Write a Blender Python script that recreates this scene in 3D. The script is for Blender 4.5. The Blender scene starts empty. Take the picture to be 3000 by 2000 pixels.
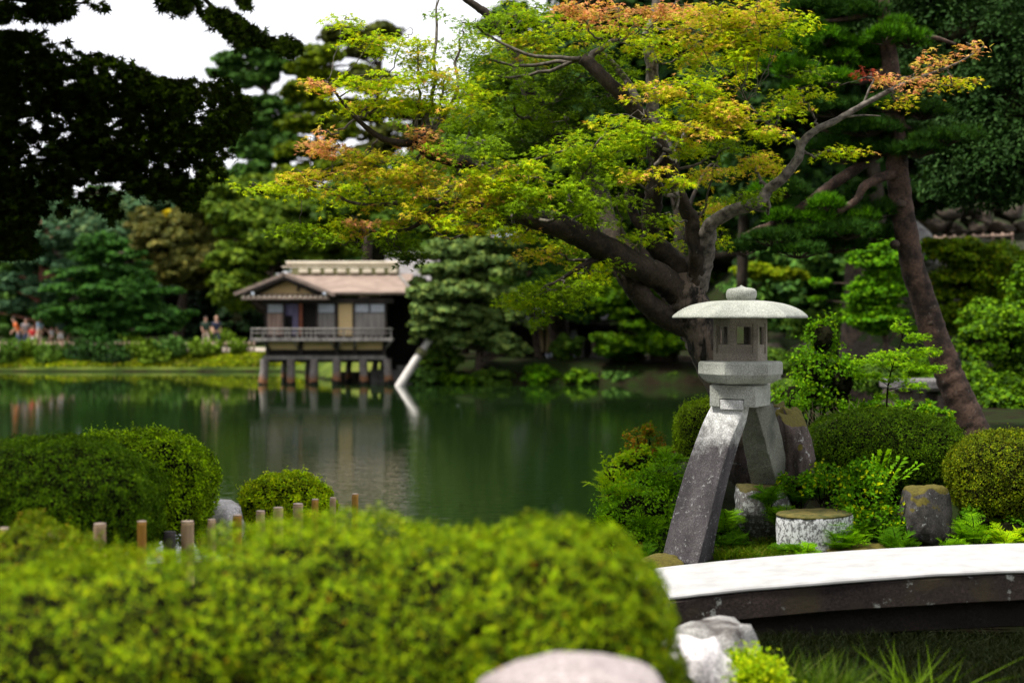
import bpy, bmesh, math, random
import numpy as np
from mathutils import Vector, Matrix

R = math.radians
rng = np.random.default_rng(7)
random.seed(7)
sc = bpy.context.scene
COL = sc.collection
F = 3000 * 50 / 36.0
CAMZ = 2.37
WATER = -0.35

def P(px, py, Y):
    """point of the place at distance Y (metres) from measured survey angles"""
    return np.array([(px - 1500) / F * Y, Y, CAMZ - (py - 930) / F * Y])

# ------------------------------------------------------------------ noise
def _hash(i, j, k, s):
    h = (i * 374761393 + j * 668265263 + k * 2147483647 + s * 1274126177) & 0xffffffff
    h = ((h ^ (h >> 13)) * 1274126177) & 0xffffffff
    return ((h ^ (h >> 16)) & 0xffff) / 65535.0

def vnoise(p, scale=1.0, seed=0):
    p = np.asarray(p, float) * scale
    i = np.floor(p).astype(np.int64); f = p - i; f = f * f * (3 - 2 * f)
    r = 0
    for dx in (0, 1):
        for dy in (0, 1):
            for dz in (0, 1):
                w = (f[:, 0] if dx else 1 - f[:, 0]) * (f[:, 1] if dy else 1 - f[:, 1]) * (f[:, 2] if dz else 1 - f[:, 2])
                r = r + w * _hash(i[:, 0] + dx, i[:, 1] + dy, i[:, 2] + dz, seed)
    return r * 2 - 1

def fbm(p, scale=1.0, seed=0, oct=3):
    return sum(vnoise(p, scale * 2 ** o, seed + o) * 0.5 ** o for o in range(oct))

# ------------------------------------------------------------------ object helpers
def tag(o, label=None, cat=None, group=None, kind=None):
    if label: o['label'] = label
    if cat: o['category'] = cat
    if group: o['group'] = group
    if kind: o['kind'] = kind
    return o

def empty(name, loc, label=None, cat=None, group=None):
    o = bpy.data.objects.new(name, None); COL.objects.link(o)
    o.location = loc; o.empty_display_size = 0.2
    return tag(o, label, cat, group)

class MB:
    def __init__(s):
        s.v = []; s.l = []; s.s = []; s.m = []; s.t = []; s.sm = []; s.n = 0
    def add(s, V, loops, sizes, mat=0, tint=(1, 1, 1), smooth=False):
        V = np.asarray(V, float).reshape(-1, 3); loops = np.asarray(loops, np.int64).ravel(); sizes = np.asarray(sizes, np.int64).ravel()
        s.v.append(V); s.l.append(loops + s.n); s.s.append(sizes)
        s.m.append(np.full(len(sizes), mat, np.int32)); s.sm.append(np.full(len(sizes), smooth, bool))
        t = np.asarray(tint, float)
        s.t.append(np.broadcast_to(t, (len(V), 3)).copy() if t.ndim == 1 else t)
        s.n += len(V); return s
    def faces(s, V, faces, mat=0, tint=(1, 1, 1), smooth=False):
        return s.add(V, [i for f in faces for i in f], [len(f) for f in faces], mat, tint, smooth)
    def box(s, c, size, rz=0, mat=0, tint=(1, 1, 1), rot=None, bev=0):
        x, y, z = [d / 2 for d in size]
        if bev:
            b = bev; V = []
            for sz, bb in ((-1, b), (-1, 0), (1, 0), (1, b)):
                zz = sz * (z - (0 if bb else b))
                for sx, sy in ((-1, -1), (1, -1), (1, 1), (-1, 1)): V.append((sx * (x - bb), sy * (y - bb), zz))
            Fc = [(3, 2, 1, 0), (12, 13, 14, 15)]
            for r in range(3):
                for k in range(4): Fc.append((4 * r + k, 4 * r + (k + 1) % 4, 4 * r + 4 + (k + 1) % 4, 4 * r + 4 + k))
        else:
            V = [(sx * x, sy * y, sz * z) for sz in (-1, 1) for sx, sy in ((-1, -1), (1, -1), (1, 1), (-1, 1))]
            Fc = [(3, 2, 1, 0), (4, 5, 6, 7), (0, 1, 5, 4), (1, 2, 6, 5), (2, 3, 7, 6), (3, 0, 4, 7)]
        V = np.array(V)
        if rot is not None: V = V @ np.array(rot).T
        if rz:
            a, b_ = math.cos(rz), math.sin(rz); V = V @ np.array([[a, -b_, 0], [b_, a, 0], [0, 0, 1]]).T
        return s.faces(V + np.array(c), Fc, mat, tint)
    def rings(s, rings, mat=0, tint=(1, 1, 1), cap0=True, cap1=True, smooth=True):
        k = len(rings[0]); V = np.concatenate([np.asarray(r) for r in rings]); n = len(rings)
        a = np.arange(n - 1)[:, None] * k; j = np.arange(k)[None]; j2 = (j + 1) % k
        q = np.stack([a + j, a + j2, a + k + j2, a + k + j], -1).reshape(-1, 4)
        s.add(V, q, np.full(len(q), 4), mat, tint, smooth)
        base = s.n - len(V)
        for on, idx, flip in ((cap0, 0, True), (cap1, n - 1, False)):
            if on:
                l = np.arange(k) + idx * k
                if flip: l = l[::-1]
                s.l.append(l + base); s.s.append(np.array([k])); s.m.append(np.array([mat], np.int32)); s.sm.append(np.array([False]))
        return s
    def tube(s, pts, rad, k=8, mat=0, tint=(1, 1, 1), rough=0.0, cap=True, seed=1):
        pts = np.asarray(pts, float); rad = np.broadcast_to(np.asarray(rad, float), (len(pts),))
        T = np.gradient(pts, axis=0); T /= np.linalg.norm(T, axis=1, keepdims=True) + 1e-9
        ref = np.array([0, 0, 1.0]) if abs(T[0, 2]) < .9 else np.array([0, 1.0, 0])
        u = np.cross(T[0], ref); u /= np.linalg.norm(u)
        ang = np.arange(k) / k * 2 * math.pi; rs = []
        for i in range(len(pts)):
            u = u - T[i] * np.dot(u, T[i]); u /= np.linalg.norm(u) + 1e-9
            w = np.cross(T[i], u)
            ring = pts[i] + rad[i] * (np.cos(ang)[:, None] * u + np.sin(ang)[:, None] * w)
            if rough:
                nz = fbm(ring, 1.3 / max(rad[i], .02), seed, 2); ring = pts[i] + (ring - pts[i]) * (1 + rough * nz[:, None])
            rs.append(ring)
        return s.rings(rs, mat, tint, cap, cap)
    def build(s, name, mats, parent=None, org=None):
        me = bpy.data.meshes.new(name)
        V = np.concatenate(s.v); L = np.concatenate(s.l).astype(np.int32); S = np.concatenate(s.s).astype(np.int32)
        Tn = np.concatenate(s.t); M = np.concatenate(s.m)
        if org is not None: V = V - np.array(org)
        me.vertices.add(len(V)); me.vertices.foreach_set('co', V.astype(np.float32).ravel())
        me.loops.add(len(L)); me.loops.foreach_set('vertex_index', L)
        me.polygons.add(len(S)); st = np.zeros(len(S), np.int32); st[1:] = np.cumsum(S)[:-1]
        me.polygons.foreach_set('loop_start', st)
        me.polygons.foreach_set('material_index', M)
        me.polygons.foreach_set('use_smooth', np.concatenate(s.sm))
        me.update(calc_edges=True)
        at = me.color_attributes.new('tint', 'FLOAT_COLOR', 'POINT')
        c4 = np.ones((len(V), 4), np.float32); c4[:, :3] = Tn; at.data.foreach_set('color', c4.ravel())
        for m in (mats if isinstance(mats, (list, tuple)) else [mats]): me.materials.append(m)
        o = bpy.data.objects.new(name, me); COL.objects.link(o)
        if parent is not None: o.parent = parent
        elif org is not None: o.location = org
        return o

def part(mb, name, mats, parent, label=None):
    """mesh given in world coordinates, parented to a thing standing at parent.location"""
    root = parent; off = Vector((0, 0, 0))
    while root is not None: off += root.location; root = root.parent
    o = mb.build(name, mats, parent, org=tuple(off))
    if label: o['label'] = label
    return o

def single(mb, name, mats, org, label, cat, group=None, kind=None):
    o = mb.build(name, mats, None, org=tuple(org)); return tag(o, label, cat, group, kind)

def smooth_line(pts, n=6):
    pts = np.asarray(pts, float)
    if len(pts) < 3:
        t = np.linspace(0, 1, n)[:, None]; return pts[0] * (1 - t) + pts[-1] * t
    p = np.vstack([2 * pts[0] - pts[1], pts, 2 * pts[-1] - pts[-2]]); out = []
    for i in range(1, len(p) - 2):
        for t in np.arange(n) / n:
            a, b, c, d = p[i - 1], p[i], p[i + 1], p[i + 2]
            out.append(.5 * ((2 * b) + (-a + c) * t + (2 * a - 5 * b + 4 * c - d) * t * t + (-a + 3 * b - 3 * c + d) * t ** 3))
    out.append(pts[-1]); return np.array(out)

# ------------------------------------------------------------------ leaves
def _t(V, Fc): return np.array(V, float), Fc
a5 = [0, 52, -52, 108, -108]; ln = [1, .9, .9, .6, .6]
def star_template():
    V = [(0, 0, 0)]; order = [-108, -52, 0, 52, 108]; L = [.58, .9, 1.0, .9, .58]
    vall = [-150, -80, -26, 26, 80, 150]
    for a in vall: V.append((.26 * math.cos(R(a)), .26 * math.sin(R(a)), 0.03))
    for a, l in zip(order, L): V.append((l * math.cos(R(a)), l * math.sin(R(a)), -.16 * l))
    return _t(V, [(0, 1 + i, 7 + i, 2 + i) for i in range(5)])
STAR = star_template()
LEAF = _t([(0, 0, 0), (.45, .27, .08), (1, 0, -.05), (.45, -.27, .08)], [(0, 3, 2, 1)])
BLOB = _t([(-.5, -.35, 0), (.1, -.5, .1), (.55, -.1, 0), (.3, .45, .08), (-.35, .4, -.05)], [(0, 1, 2, 3, 4)])
TWIN = _t([(0, 0, 0), (.4, .3, .1), (.8, .25, 0), (.45, .02, 0), (.4, -.3, .1), (.8, -.28, 0), (.7, .12, .05), (1.1, 0, 0), (.7, -.12, .05)],
          [(0, 3, 2, 1), (0, 4, 5, 3), (3, 8, 7, 6)])
def tuft_template(n=16, spread=65):
    r = np.random.default_rng(3); V = []; Fc = []
    for i in range(n):
        a = r.uniform(0, 6.28); e = R(r.uniform(5, spread)); d = np.array([math.cos(a) * math.sin(e), math.sin(a) * math.sin(e), math.cos(e)])
        w = np.cross(d, [0.3, .5, .8]); w /= np.linalg.norm(w); w *= .035
        k = len(V); V += [tuple(-w), tuple(w), tuple(d * r.uniform(.7, 1))]; Fc.append((k, k + 1, k + 2))
    return _t(V, Fc)
TUFT = tuft_template()

def unit(v): return v / (np.linalg.norm(v, axis=-1, keepdims=True) + 1e-9)

def scatter(mb, Pp, N, size, tmpl, tint, mat=0, jit=.6, droop=0.0, dirn=None):
    Pp = np.asarray(Pp); n = len(Pp)
    if n == 0: return
    N = unit(np.asarray(N) + jit * rng.normal(size=(n, 3)))
    t = rng.normal(size=(n, 3)) if dirn is None else dirn + .5 * rng.normal(size=(n, 3))
    t[:, 2] -= droop
    T = unit(t - N * np.sum(t * N, 1, keepdims=True)); B = np.cross(N, T)
    V, Fc = tmpl; size = np.broadcast_to(np.asarray(size, float), (n,)) * rng.uniform(.7, 1.3, n)
    W = Pp[:, None] + size[:, None, None] * (V[None, :, 0:1] * T[:, None] + V[None, :, 1:2] * B[:, None] + V[None, :, 2:3] * N[:, None])
    k = len(V); lo = np.array([i for f in Fc for i in f]); sz = np.array([len(f) for f in Fc])
    loops = (np.arange(n)[:, None] * k + lo[None]).ravel(); sizes = np.tile(sz, n)
    tint = np.asarray(tint, float)
    tt = np.broadcast_to(tint, (n, 3)) if tint.ndim == 1 else tint
    mb.add(W.reshape(-1, 3), loops, sizes, mat, np.repeat(tt, k, axis=0))

def SAT(c, s=1.22, g=1.4):
    l = (c @ np.array([.25, .65, .1]))[:, None]; return (l + (c - l) * s) * g
def pick(pal, n, v=.2):
    """natural leaf-to-leaf colour variation"""
    c = np.array([p[0] for p in pal], float); w = np.array([p[1] for p in pal], float); w /= w.sum()
    c = np.clip(SAT(c), .001, .9); idx = rng.choice(len(pal), n, p=w); out = c[idx] * rng.uniform(1 - v, 1 + v, (n, 1)); return np.clip(out, .002, .9)

def sphere_dirs(n, zmin=-1.0):
    z = rng.uniform(zmin, 1, n); a = rng.uniform(0, 2 * math.pi, n); r = np.sqrt(1 - z * z)
    return np.stack([r * np.cos(a), r * np.sin(a), z], 1)

# ------------------------------------------------------------------ materials
def newmat(name):
    m = bpy.data.materials.new(name); m.use_nodes = True; nt = m.node_tree
    b = nt.nodes['Principled BSDF']; return m, nt, b
def nd(nt, typ, **kw):
    n = nt.nodes.new(typ)
    for k, v in kw.items():
        if k in n.inputs.keys(): n.inputs[k].default_value = v
        else: setattr(n, k, v)
    return n
def ramp(nt, fac, stops):
    r = nt.nodes.new('ShaderNodeValToRGB'); e = r.color_ramp.elements
    while len(e) < len(stops): e.new(.5)
    for el, (p, c) in zip(e, stops):
        el.position = p; el.color = (c, c, c, 1) if not isinstance(c, tuple) else (*c, 1)
    nt.links.new(fac, r.inputs['Fac']); return r.outputs['Color']
def mixc(nt, fac, a, b, mode='MIX'):
    m = nt.nodes.new('ShaderNodeMix'); m.data_type = 'RGBA'; m.blend_type = mode
    for i, v in ((0, fac), (6, a), (7, b)):
        if hasattr(v, 'links') or isinstance(v, bpy.types.NodeSocket): nt.links.new(v, m.inputs[i])
        elif isinstance(v, tuple): m.inputs[i].default_value = (*v, 1)
        else: m.inputs[i].default_value = v
    return m.outputs[2]
def coord(nt, scale=(1, 1, 1)):
    tc = nt.nodes.new('ShaderNodeNewGeometry'); mp = nt.nodes.new('ShaderNodeMapping'); mp.inputs['Scale'].default_value = scale
    nt.links.new(tc.outputs['Position'], mp.inputs['Vector']); return mp.outputs['Vector']
def noise(nt, vec, scale, detail=4, rough=.55, out='Fac'):
    n = nt.nodes.new('ShaderNodeTexNoise'); n.inputs['Scale'].default_value = scale; n.inputs['Detail'].default_value = detail
    n.inputs['Roughness'].default_value = rough; nt.links.new(vec, n.inputs['Vector']); return n.outputs[out]
def bump(nt, b, h, strength, dist=.01):
    n = nt.nodes.new('ShaderNodeBump'); n.inputs['Strength'].default_value = strength; n.inputs['Distance'].default_value = dist
    nt.links.new(h, n.inputs['Height']); nt.links.new(n.outputs['Normal'], b.inputs['Normal'])

def m_leaf(name, transl=.3, rough=.55, spec=.25):
    m, nt, b = newmat(name)
    at = nd(nt, 'ShaderNodeAttribute', attribute_name='tint')
    nt.links.new(at.outputs['Color'], b.inputs['Base Color']); b.inputs['Roughness'].default_value = rough
    b.inputs['Specular IOR Level'].default_value = spec
    if transl:
        tr = nd(nt, 'ShaderNodeBsdfTranslucent'); nt.links.new(mixc(nt, 1.0, at.outputs['Color'], (1.25, 1.2, .6), 'MULTIPLY'), tr.inputs['Color'])
        mx = nd(nt, 'ShaderNodeMixShader'); mx.inputs[0].default_value = transl
        nt.links.new(b.outputs[0], mx.inputs[1]); nt.links.new(tr.outputs[0], mx.inputs[2])
        nt.links.new(mx.outputs[0], nt.nodes['Material Output'].inputs['Surface'])
    return m
def m_plain(name, c1, c2, scale=8, rough=.8, bmp=.3, dist=.01, stretch=(1, 1, 1), spec=.3, lo=.35, hi=.65):
    m, nt, b = newmat(name); v = coord(nt, stretch)
    f = noise(nt, v, scale, 6); nt.links.new(ramp(nt, f, [(lo, c1), (hi, c2)]), b.inputs['Base Color'])
    b.inputs['Roughness'].default_value = rough; b.inputs['Specular IOR Level'].default_value = spec
    if bmp: bump(nt, b, noise(nt, v, scale * 3, 5), bmp, dist)
    return m
def m_stone(name, c1, c2, lichen=(.62, .62, .58), lich=.62, speck=90, moss=None, bmp=.5, blot=7, dark=None, darklo=.5, lsc=1.6, mth=.95, st=(1, 1, 1)):
    """granite: fine speckle, blotches, pale lichen, optional moss on upward faces"""
    m, nt, b = newmat(name); v = coord(nt, st)
    base = ramp(nt, noise(nt, v, blot * .6, 5), [(.3, c1), (.7, c2)])
    sp = noise(nt, v, speck, 2, .7); base = mixc(nt, 1.0, base, ramp(nt, sp, [(.3, .5), (.55, 1.0), (.75, 1.5)]), 'MULTIPLY')
    if dark: base = mixc(nt, ramp(nt, noise(nt, v, blot * .45, 6), [(darklo, 0.0), (darklo + .12, 1.0)]), base, dark)
    base = mixc(nt, ramp(nt, noise(nt, v, blot * lsc, 8, .75), [(lich, 0.0), (lich + .06, 1.0)]), base, lichen)
    if moss:
        g = nt.nodes.new('ShaderNodeNewGeometry'); sx = nt.nodes.new('ShaderNodeSeparateXYZ'); nt.links.new(g.outputs['Normal'], sx.inputs[0])
        ad = nd(nt, 'ShaderNodeMath', operation='ADD'); nt.links.new(sx.outputs['Z'], ad.inputs[0]); nt.links.new(noise(nt, v, 6, 4), ad.inputs[1])
        col = ramp(nt, noise(nt, v, 40, 3), [(.3, tuple(x * .5 for x in moss)), (.7, moss)])
        base = mixc(nt, ramp(nt, ad.outputs[0], [(mth, 0.0), (mth + .05, 1.0)]), base, col)
    nt.links.new(base, b.inputs['Base Color']); b.inputs['Roughness'].default_value = .85; b.inputs['Specular IOR Level'].default_value = .25
    bump(nt, b, noise(nt, v, speck * .6, 4, .7), bmp, .006)
    return m

LEAFM = m_leaf('leaf', .3, .6, .07); LEAFD = m_leaf('leaf_dense', .15, .6, .06); LEAFK = m_leaf('leaf_shade_black', 0, .8, 0)  # last is opaque and dull, for leaves with shade put into their colour
NEEDLE = m_leaf('needle', .1, .6, .06)
TWIG = m_plain('twig_and_shade_core', (.006, .007, .003), (.016, .015, .008), 6, spec=0)  # also the solid foliage cores, whose inner shade is put into this near-black
BARK = m_stone('maple_bark', (.014, .010, .006), (.06, .044, .029), (.15, .13, .10), .62, 34, None, 1.0, 9, (.008, .006, .004), .56)
BARKL = m_plain('maple_bark_pale', (.045, .037, .03), (.2, .175, .145), 16, .85, .6, .01)
PBARK = m_stone('pine_bark', (.04, .025, .018), (.13, .078, .055), (.15, .13, .11), .6, 30, None, 1.0, 9, (.02, .014, .01), .5)
DBARK = m_plain('dark_bark', (.03, .022, .016), (.1, .07, .05), 5, .9, .5)
GRANITE = m_stone('granite', (.30, .31, .27), (.44, .45, .40), (.62, .64, .58), .66, 85)
GRANITE2 = m_stone('granite_box', (.23, .20, .16), (.36, .32, .26), (.42, .40, .33), .66, 95)

# ------------------------------------------------------------------ terrain
POND = np.array([(-80, 13.5), (-14, 12.6), (-6, 13.4), (-3.0, 14.2), (-1.0, 13.6), (.5, 13.2), (1.25, 13.35), (1.45, 14.6), (1.35, 16.5), (1.6, 19), (2.8, 23), (5, 27), (9, 28.5),
                 (26, 29), (26, 43), (13, 45), (9, 50), (8, 57), (0, 58.2), (-3.6, 58.6), (-4.6, 61), (-8.5, 62.5), (-9.6, 69), (-11, 71.6), (-34, 72), (-80, 73)])
STREAM = np.array([(2.3, 11.55), (12, 11.9), (12, 13.6), (6, 13.35), (2.4, 13.15)])
def polydist(x, y, poly):
    """signed distance, negative inside"""
    d = np.full(x.shape, 1e9); ins = np.zeros(x.shape, bool); n = len(poly)
    for i in range(n):
        x1, y1 = poly[i]; x2, y2 = poly[(i + 1) % n]
        t = np.clip(((x - x1) * (x2 - x1) + (y - y1) * (y2 - y1)) / ((x2 - x1) ** 2 + (y2 - y1) ** 2), 0, 1)
        d = np.minimum(d, np.hypot(x - x1 - t * (x2 - x1), y - y1 - t * (y2 - y1)))
        c = ((y1 > y) != (y2 > y)) & (x < (x2 - x1) * (y - y1) / (y2 - y1 + 1e-12) + x1); ins ^= c
    return np.where(ins, -d, d)
def sm(a, b, x): t = np.clip((x - a) / (b - a), 0, 1); return t * t * (3 - 2 * t)
def height(x, y):
    x = np.asarray(x, float); y = np.asarray(y, float)
    d = np.minimum(polydist(x, y, POND), polydist(x, y, STREAM))
    near = .05 + .75 * (1 - sm(5.5, 12.5, y)) ; nr2 = -.3 + .45 * (1 - sm(5, 11, y)); near = near + (nr2 - near) * sm(.75, 1.15, x)
    isl = .02 + .5 * sm(14, 17.5, y) + .25 * sm(3.2, 6, x) * sm(13.6, 15, y)
    land = np.where(y < 13.2, near, isl)
    far = .55 + .25 * sm(73, 80, y)
    land = np.where(y > 40, far, land)
    hill = sm(9, 24, x) * sm(30, 62, y) * 7.5 + sm(8, 60, x) * sm(60, 120, y) * 5
    land = land + hill
    nz = vnoise(np.stack([x.ravel(), y.ravel(), 0 * x.ravel()], 1), .8, 3).reshape(x.shape) * .04
    w = np.where(y > 40, 2.6, .55)
    t = sm(0, w, d) if False else np.clip(d / w, 0, 1)
    bank = WATER + .09 + (land + nz - WATER - .09) * (t * (2 - t))
    return np.where(d > 0, bank, WATER - .9 * np.clip(-d / .6, 0, 1) - .02)

xs = np.concatenate([np.linspace(-600, -60, 12)[:-1], np.linspace(-60, -8, 70)[:-1], np.linspace(-8, 10, 181)[:-1], np.linspace(10, 60, 60)[:-1], np.linspace(60, 600, 12)])
ys = np.concatenate([np.linspace(-60, 2, 8)[:-1], np.linspace(2, 24, 221)[:-1], np.linspace(24, 90, 150)[:-1], np.linspace(90, 900, 20)])
gx, gy = np.meshgrid(xs, ys); gz = height(gx, gy)
mb = MB(); nx, ny = len(xs), len(ys)
ii, jj = np.meshgrid(np.arange(nx - 1), np.arange(ny - 1)); a = (jj * nx + ii).ravel()
mb.add(np.stack([gx.ravel(), gy.ravel(), gz.ravel()], 1), np.stack([a, a + 1, a + nx + 1, a + nx], 1), np.full(len(a), 4), smooth=True)
m, nt, b = newmat('ground')
v = coord(nt)
soil = ramp(nt, noise(nt, v, 9, 6), [(.3, (.008, .006, .004)), (.7, (.025, .02, .010))])
soil = mixc(nt, ramp(nt, noise(nt, v, 1.2, 5), [(.42, 0.0), (.55, 1.0)]), soil, (.016, .026, .006))
lawn = ramp(nt, noise(nt, v, .55, 6), [(.32, (.03, .05, .01)), (.5, (.085, .12, .018)), (.7, (.17, .19, .04))])
g = nt.nodes.new('ShaderNodeNewGeometry'); sx = nt.nodes.new('ShaderNodeSeparateXYZ'); nt.links.new(g.outputs['Position'], sx.inputs[0])
f1 = nd(nt, 'ShaderNodeMapRange'); f1.inputs[1].default_value = 45; f1.inputs[2].default_value = 60; nt.links.new(sx.outputs['Y'], f1.inputs[0])
f2 = nd(nt, 'ShaderNodeMapRange'); f2.inputs[1].default_value = 2.5; f2.inputs[2].default_value = 1.2; nt.links.new(sx.outputs['Z'], f2.inputs[0])
f3 = nd(nt, 'ShaderNodeMapRange'); f3.inputs[1].default_value = -3.5; f3.inputs[2].default_value = -6; nt.links.new(sx.outputs['X'], f3.inputs[0])
mu = nd(nt, 'ShaderNodeMath', operation='MULTIPLY'); nt.links.new(f1.outputs[0], mu.inputs[0]); nt.links.new(f2.outputs[0], mu.inputs[1])
mu2 = nd(nt, 'ShaderNodeMath', operation='MULTIPLY'); nt.links.new(mu.outputs[0], mu2.inputs[0]); nt.links.new(f3.outputs[0], mu2.inputs[1])
f4 = nd(nt, 'ShaderNodeMapRange'); f4.inputs[1].default_value = 80; f4.inputs[2].default_value = 78; nt.links.new(sx.outputs['Y'], f4.inputs[0])
f5 = nd(nt, 'ShaderNodeMapRange'); f5.inputs[1].default_value = -.3; f5.inputs[2].default_value = -.2; nt.links.new(sx.outputs['Z'], f5.inputs[0])
m4 = nd(nt, 'ShaderNodeMath', operation='MULTIPLY'); nt.links.new(f4.outputs[0], m4.inputs[0]); nt.links.new(f5.outputs[0], m4.inputs[1])
m5 = nd(nt, 'ShaderNodeMath', operation='MULTIPLY'); nt.links.new(mu2.outputs[0], m5.inputs[0]); nt.links.new(m4.outputs[0], m5.inputs[1]); mu2 = m5
nt.links.new(mixc(nt, mu2.outputs[0], soil, lawn), b.inputs['Base Color']); b.inputs['Roughness'].default_value = .95; b.inputs['Specular IOR Level'].default_value = .05
bump(nt, b, noise(nt, v, 20, 5), .7, .03)
o = mb.build('ground', m); tag(o, kind='structure', label='dark soil and lawn banks around the pond')

# gravel path on the far bank
mb = MB(); px_ = np.linspace(-40, -10.6, 30)
V = []; 
for x in px_:
    for y in (74.6, 77.4): V.append((x, y, float(height(np.array([x]), np.array([y]))[0]) + .03))
mb.faces(V, [(2 * i, 2 * i + 2, 2 * i + 3, 2 * i + 1) for i in range(len(px_) - 1)])
o = mb.build('path', m_plain('gravel', (.3, .25, .2), (.45, .38, .32), 3)); tag(o, kind='structure', label='pale gravel path behind the low far fence')

# pond
m, nt, b = newmat('water')
b.inputs['Base Color'].default_value = (.009, .022, .005, 1); b.inputs['Roughness'].default_value = .03; b.inputs['IOR'].default_value = 1.5
b.inputs['Specular IOR Level'].default_value = .6
v = coord(nt, (1.4, 3.2, 1)); v2 = coord(nt, (.35, .8, 1))
h1 = noise(nt, v, 2.2, 3, .5); h2 = noise(nt, v2, 1.0, 2)
g = nt.nodes.new('ShaderNodeNewGeometry'); sx = nt.nodes.new('ShaderNodeSeparateXYZ'); nt.links.new(g.outputs['Position'], sx.inputs[0])
fr = nd(nt, 'ShaderNodeMapRange'); fr.inputs[1].default_value = 24; fr.inputs[2].default_value = 46; fr.inputs[3].default_value = 1; fr.inputs[4].default_value = .1
nt.links.new(sx.outputs['Y'], fr.inputs[0])
mm = nd(nt, 'ShaderNodeMath', operation='MULTIPLY'); nt.links.new(h1, mm.inputs[0]); nt.links.new(fr.outputs[0], mm.inputs[1])
ma = nd(nt, 'ShaderNodeMath', operation='MULTIPLY_ADD'); nt.links.new(h2, ma.inputs[0]); ma.inputs[1].default_value = .45; nt.links.new(mm.outputs[0], ma.inputs[2])
bump(nt, b, ma.outputs[0], .5, .012)
WATERM = m
mb = MB(); mb.faces([(-90, 9, WATER), (40, 9, WATER), (40, 90, WATER), (-90, 90, WATER)], [(0, 1, 2, 3)])
o = mb.build('water', m); tag(o, kind='structure', label='still dark green pond water with faint ripples')

# ------------------------------------------------------------------ rocks
def ico(sub):
    bm = bmesh.new(); bmesh.ops.create_icosphere(bm, subdivisions=sub, radius=1)
    V = np.array([v.co[:] for v in bm.verts]); Fc = [tuple(x.index for x in f.verts) for f in bm.faces]; bm.free(); return V, Fc
ICO = {k: ico(k) for k in (2, 3, 4, 5)}
def rock_mesh(c, r, seed, sub=4, amp=.22, flat=.0, box=.35, rz=0.0):
    V, Fc = ICO[sub]; d = V.copy()
    k = 1 / np.max(np.abs(d), axis=1, keepdims=True); d = d * (1 + box * (k - 1))
    d = d * (1 + amp * fbm(V, 1.6, seed, 4))[:, None]
    rr = np.random.default_rng(seed)
    for _ in range(6):
        n = unit(rr.normal(size=3)); q = d @ n; lim = .82; d = d - np.maximum(q - lim, 0)[:, None] * n * .85
    if flat: d[:, 2] = np.minimum(d[:, 2], flat + .04 * fbm(V, 4, seed + 9, 2))
    d = d * np.array(r)
    if rz: a, b_ = math.cos(rz), math.sin(rz); d = d @ np.array([[a, -b_, 0], [b_, a, 0], [0, 0, 1]]).T
    mb = MB(); mb.faces(d + np.array(c), Fc, smooth=True); return mb
def rock(name, px, py, Y, rx, ry, dep, mat, seed, label, group=None, **kw):
    c = P(px, py, Y); s = Y / F
    return single(rock_mesh(c, (rx * s, dep, ry * s), seed, **kw), name, mat, (c[0], c[1], c[2] - ry * s), label, 'rock', group)

# ------------------------------------------------------------------ shrubs clipped into domes
def dome(mb, c, r, n, leaf, pal, tmpl=LEAF, p=2.4, jit=.7, lump=.06, lumpsc=5, avoid=(), zmin=-.75, core=True, shoot=.03, facemat=0, sd=1, shoots=90):
    d = sphere_dirs(n, zmin); k = (np.abs(d) ** p).sum(1) ** (-1 / p); q = d * k[:, None]
    w = c + q * r
    lumpv = fbm(w, lumpsc, sd, 3)
    lumpv = lumpv + .5 * vnoise(w, lumpsc * 2.7, sd + 5); depth = np.minimum(0, lumpv + .1)
    w = c + q * r * (1 + lump * lumpv[:, None] * 1.2 + depth[:, None] * lump + rng.uniform(-.035, shoot, (n, 1)))
    N = unit(np.sign(q) * np.abs(q) ** (p - 1) / r)
    keep = np.ones(n, bool)
    for (c2, r2) in avoid:
        keep &= ((np.abs((w - c2) / r2) ** p).sum(1) > .9)
    w = w[keep]; N = N[keep]
    gr = 1 + .55 * np.clip(vnoise(w, lumpsc * 3.1, 44) * 1.6, -1, 1)[:, None]
    scatter(mb, w, N + np.array([0, 0, .2]), leaf, tmpl, pick(pal, len(w)) * gr, facemat, jit)
    top = np.where(N[:, 2] > .35)[0] if keep.any() else []
    ok_ = min(len(top), shoots)
    for j in (rng.choice(top, ok_, replace=False) if ok_ else []):
        h_ = rng.uniform(.5, 1.6) * leaf * 2.2; k_ = np.linspace(0, 1, 5)[:, None]; dv = unit(N[j] + np.array([0, 0, .8]) + rng.normal(size=3) * .25)
        scatter(mb, w[j] + k_ * dv * h_, np.tile(dv, (5, 1)), leaf * .9, tmpl, np.clip(pick(pal[:1], 5) * 1.25, 0, .6), facemat, .8)
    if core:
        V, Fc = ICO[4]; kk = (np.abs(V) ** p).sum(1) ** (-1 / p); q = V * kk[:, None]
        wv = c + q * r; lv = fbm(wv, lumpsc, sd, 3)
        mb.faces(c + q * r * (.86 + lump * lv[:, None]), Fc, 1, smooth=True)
def topiary(name, px, py, Y, rx, ry, dep, n, leaf, pal, label, cat='shrub', group=None, **kw):
    s = Y / F; c = P(px, py, Y); mb = MB()
    dome(mb, c, np.array([rx * s, dep, ry * s]), n, leaf, pal, **kw)
    t = empty(name, (c[0], c[1], c[2] - ry * s), label, cat, group)
    leafpart = MB(); leafpart.__dict__.update(mb.__dict__)
    part(mb, 'foliage', [kw.get('lm', LEAFD) if False else LEAFD, TWIG], t)
    st = MB(); st.tube([c - np.array([0, 0, ry * s + .1]), c], [.04, .025], 7); part(st, 'stem', DBARK, t)
    return t

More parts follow.
